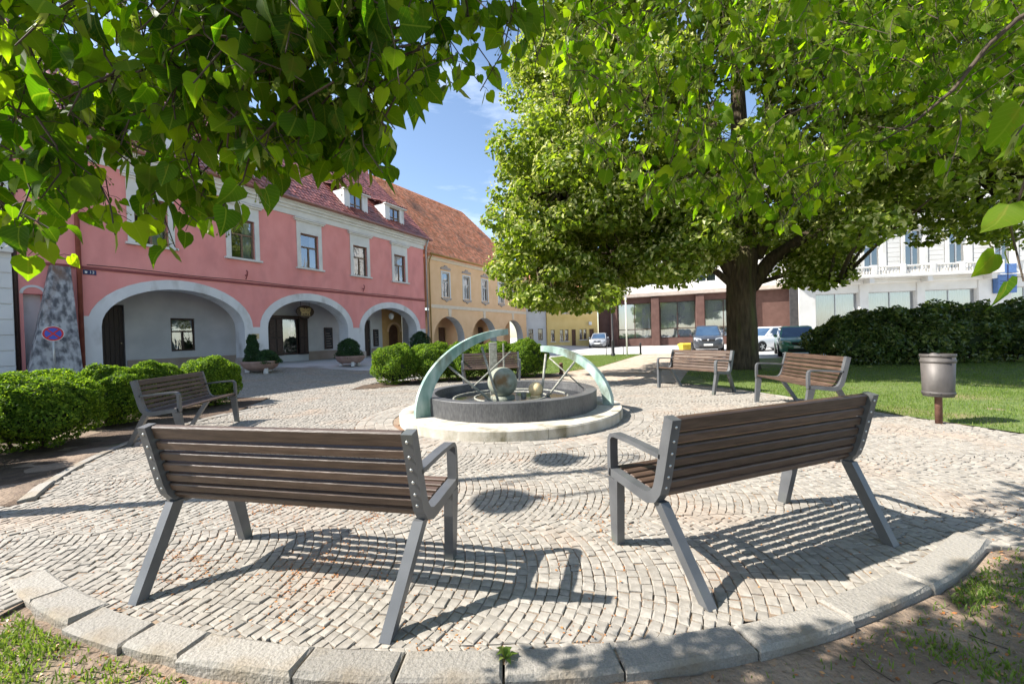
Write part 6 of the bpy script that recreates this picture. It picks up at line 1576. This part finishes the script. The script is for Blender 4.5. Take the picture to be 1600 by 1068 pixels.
hang(1700, 210, 1600, 440, 0.85, 0.9, 0.085, 0.07); hang(1720, 60, 1585, 215, 0.9, 0.95, 0.085, 0.06)
pts = [at_depth(x, y, Y) for x, y, Y in ((1720, -40, 1.6), (1590, 30, 1.7), (1545, 70, 1.75), (1490, 140, 1.8), (1430, 190, 1.85), (1375, 222, 1.9))]
stems.append((pts, [0.013, 0.011, 0.010, 0.008, 0.006, 0.003]))
def leaf_frames(rows):
    P = np.array([r_[0] for r_ in rows]); Y_ = np.array([r_[1] for r_ in rows]); Z_ = np.array([r_[2] for r_ in rows]); S = np.array([r_[3] for r_ in rows])
    return P, np.cross(Y_, Z_), Y_, Z_, S
def leaf_geo(rows, T=LEAF, cup=1.0):
    P, X_, Y_, Z_, S = leaf_frames(rows)
    n = len(P)
    cu = rng.uniform(-1.2, 3.0, n) * cup; ben = rng.uniform(-0.10, 0.45, n)
    zz = T[None, :, 2] * cu[:, None] - ben[:, None] * T[None, :, 1] ** 2
    V = P[:, None] + S[:, None, None] * (T[None, :, 0:1] * X_[:, None] + T[None, :, 1:2] * Y_[:, None] + zz[:, :, None] * Z_[:, None])
    return V
# unseen leafy mass above the picture, added to shade branches and soil below
extra = []
tries = 0
while len(extra) < 4800 and tries < 120000:
    tries += 1
    if tries % 4:
        z = rnd.uniform(2.5, 5.2)
        p = Vector((rnd.uniform(-4.2, 1.2), rnd.uniform(-2.0, 1.05), z))
        sx, sy = p.x + SHX * z, p.y + SHY * z
        if sx < 0.7 and sy > 1.36: continue
        if sy > 1.62 and sx < 1.3: continue
    else:
        z = rnd.uniform(3.0, 5.0); sx, sy = rnd.uniform(1.0, 4.3), rnd.uniform(1.2, 2.2)
        edge = CY - math.sqrt(max(RO ** 2 - (sx - CX) ** 2, 0.01))
        if sx < 2.5 and sy > edge + 0.02: continue
        p = Vector((sx - SHX * z, sy - SHY * z, z))
    if math.sin(p.x * 2.6 + 1) * math.sin(p.y * 3.1) * math.sin(p.z * 2.9 + p.x) < -0.12 and rnd.random() < 0.85: continue
    q = to_px(p) if p.y > 0.06 else None
    if q and -80 < q[0] < 1680 and q[1] > -70: continue
    ly = Vector((rnd.gauss(0, .5), rnd.gauss(0, .5), -0.8)).normalized(); nr = Vector((rnd.gauss(0, .6), rnd.gauss(0, .6), rnd.gauss(.5, .4))); nr = (nr - ly * nr.dot(ly)).normalized()
    extra.append((p, ly, nr, rnd.uniform(0.06, 0.10)))
seen = []
for i, r_ in enumerate(leaves):
    q = to_px(r_[0])
    if q and 0 < q[0] < 1600 and 0 < q[1] < 700: seen.append((r_[3] / r_[0].y, i))
seen.sort(reverse=True)
big = [i for _, i in seen[:300]]
VB = leaf_geo([leaves[i] for i in big])
for j, i in enumerate(big):
    p = np.array(leaves[i][0])
    link('leaf', np_mesh('leaf', VB[j] - p, LT, True, LEAF), M['leaf_near_o'], ncr, loc=tuple(p - np.array(NO)))
bs = set(big)
oth = [r_ for i, r_ in enumerate(leaves) if i not in bs] + extra
VO = leaf_geo(oth) - np.array(NO)
tag(link('foliage', np_mesh('foliage', VO.reshape(-1, 3), (np.arange(len(oth))[:, None, None] * 14 + LT[None]).reshape(-1, 3), True, np.tile(LEAF, (len(oth), 1))), M['leaf_near'], ncr), kind='stuff')
BR = np.array([(0, 0, 0), (.09, .25, .02), (.10, .7, .02), (0, 1, -.05), (-.10, .7, .02), (-.09, .25, .02)])
VBr = leaf_geo(bracts, BR) - np.array(NO)
bt_ = np.array([(0, 1, 5), (5, 1, 2), (5, 2, 4), (4, 2, 3)])
tag(link('bracts', np_mesh('bracts', VBr.reshape(-1, 3), (np.arange(len(bracts))[:, None, None] * 6 + bt_[None]).reshape(-1, 3), True), M['bract'], ncr), kind='stuff')
b = MB()
for pts, rad in stems: b.tube([p - NO for p in pts], rad, 5 if len(pts) > 3 else 3, False)
tag(b.build('twigs', M['twig'], ncr), kind='stuff')
b = MB()
for p, l2, n2, s in bracts[::2]:
    e = p + l2 * s * 0.45
    for k in range(4):
        f = e + l2 * s * rnd.uniform(.45, .75) + Vector((rnd.gauss(0, .014), rnd.gauss(0, .014), 0))
        b.tube([e - NO, f - NO], 0.0006, 3, False)
        c = f - NO; r_ = 0.0032
        b.add([c + Vector(v) * r_ for v in ((1, 0, 0), (-1, 0, 0), (0, 1, 0), (0, -1, 0), (0, 0, 1), (0, 0, -1))], [(0, 2, 4), (2, 1, 4), (1, 3, 4), (3, 0, 4), (2, 0, 5), (1, 2, 5), (3, 1, 5), (0, 3, 5)])
tag(b.build('buds', M['bract'], ncr), kind='stuff')
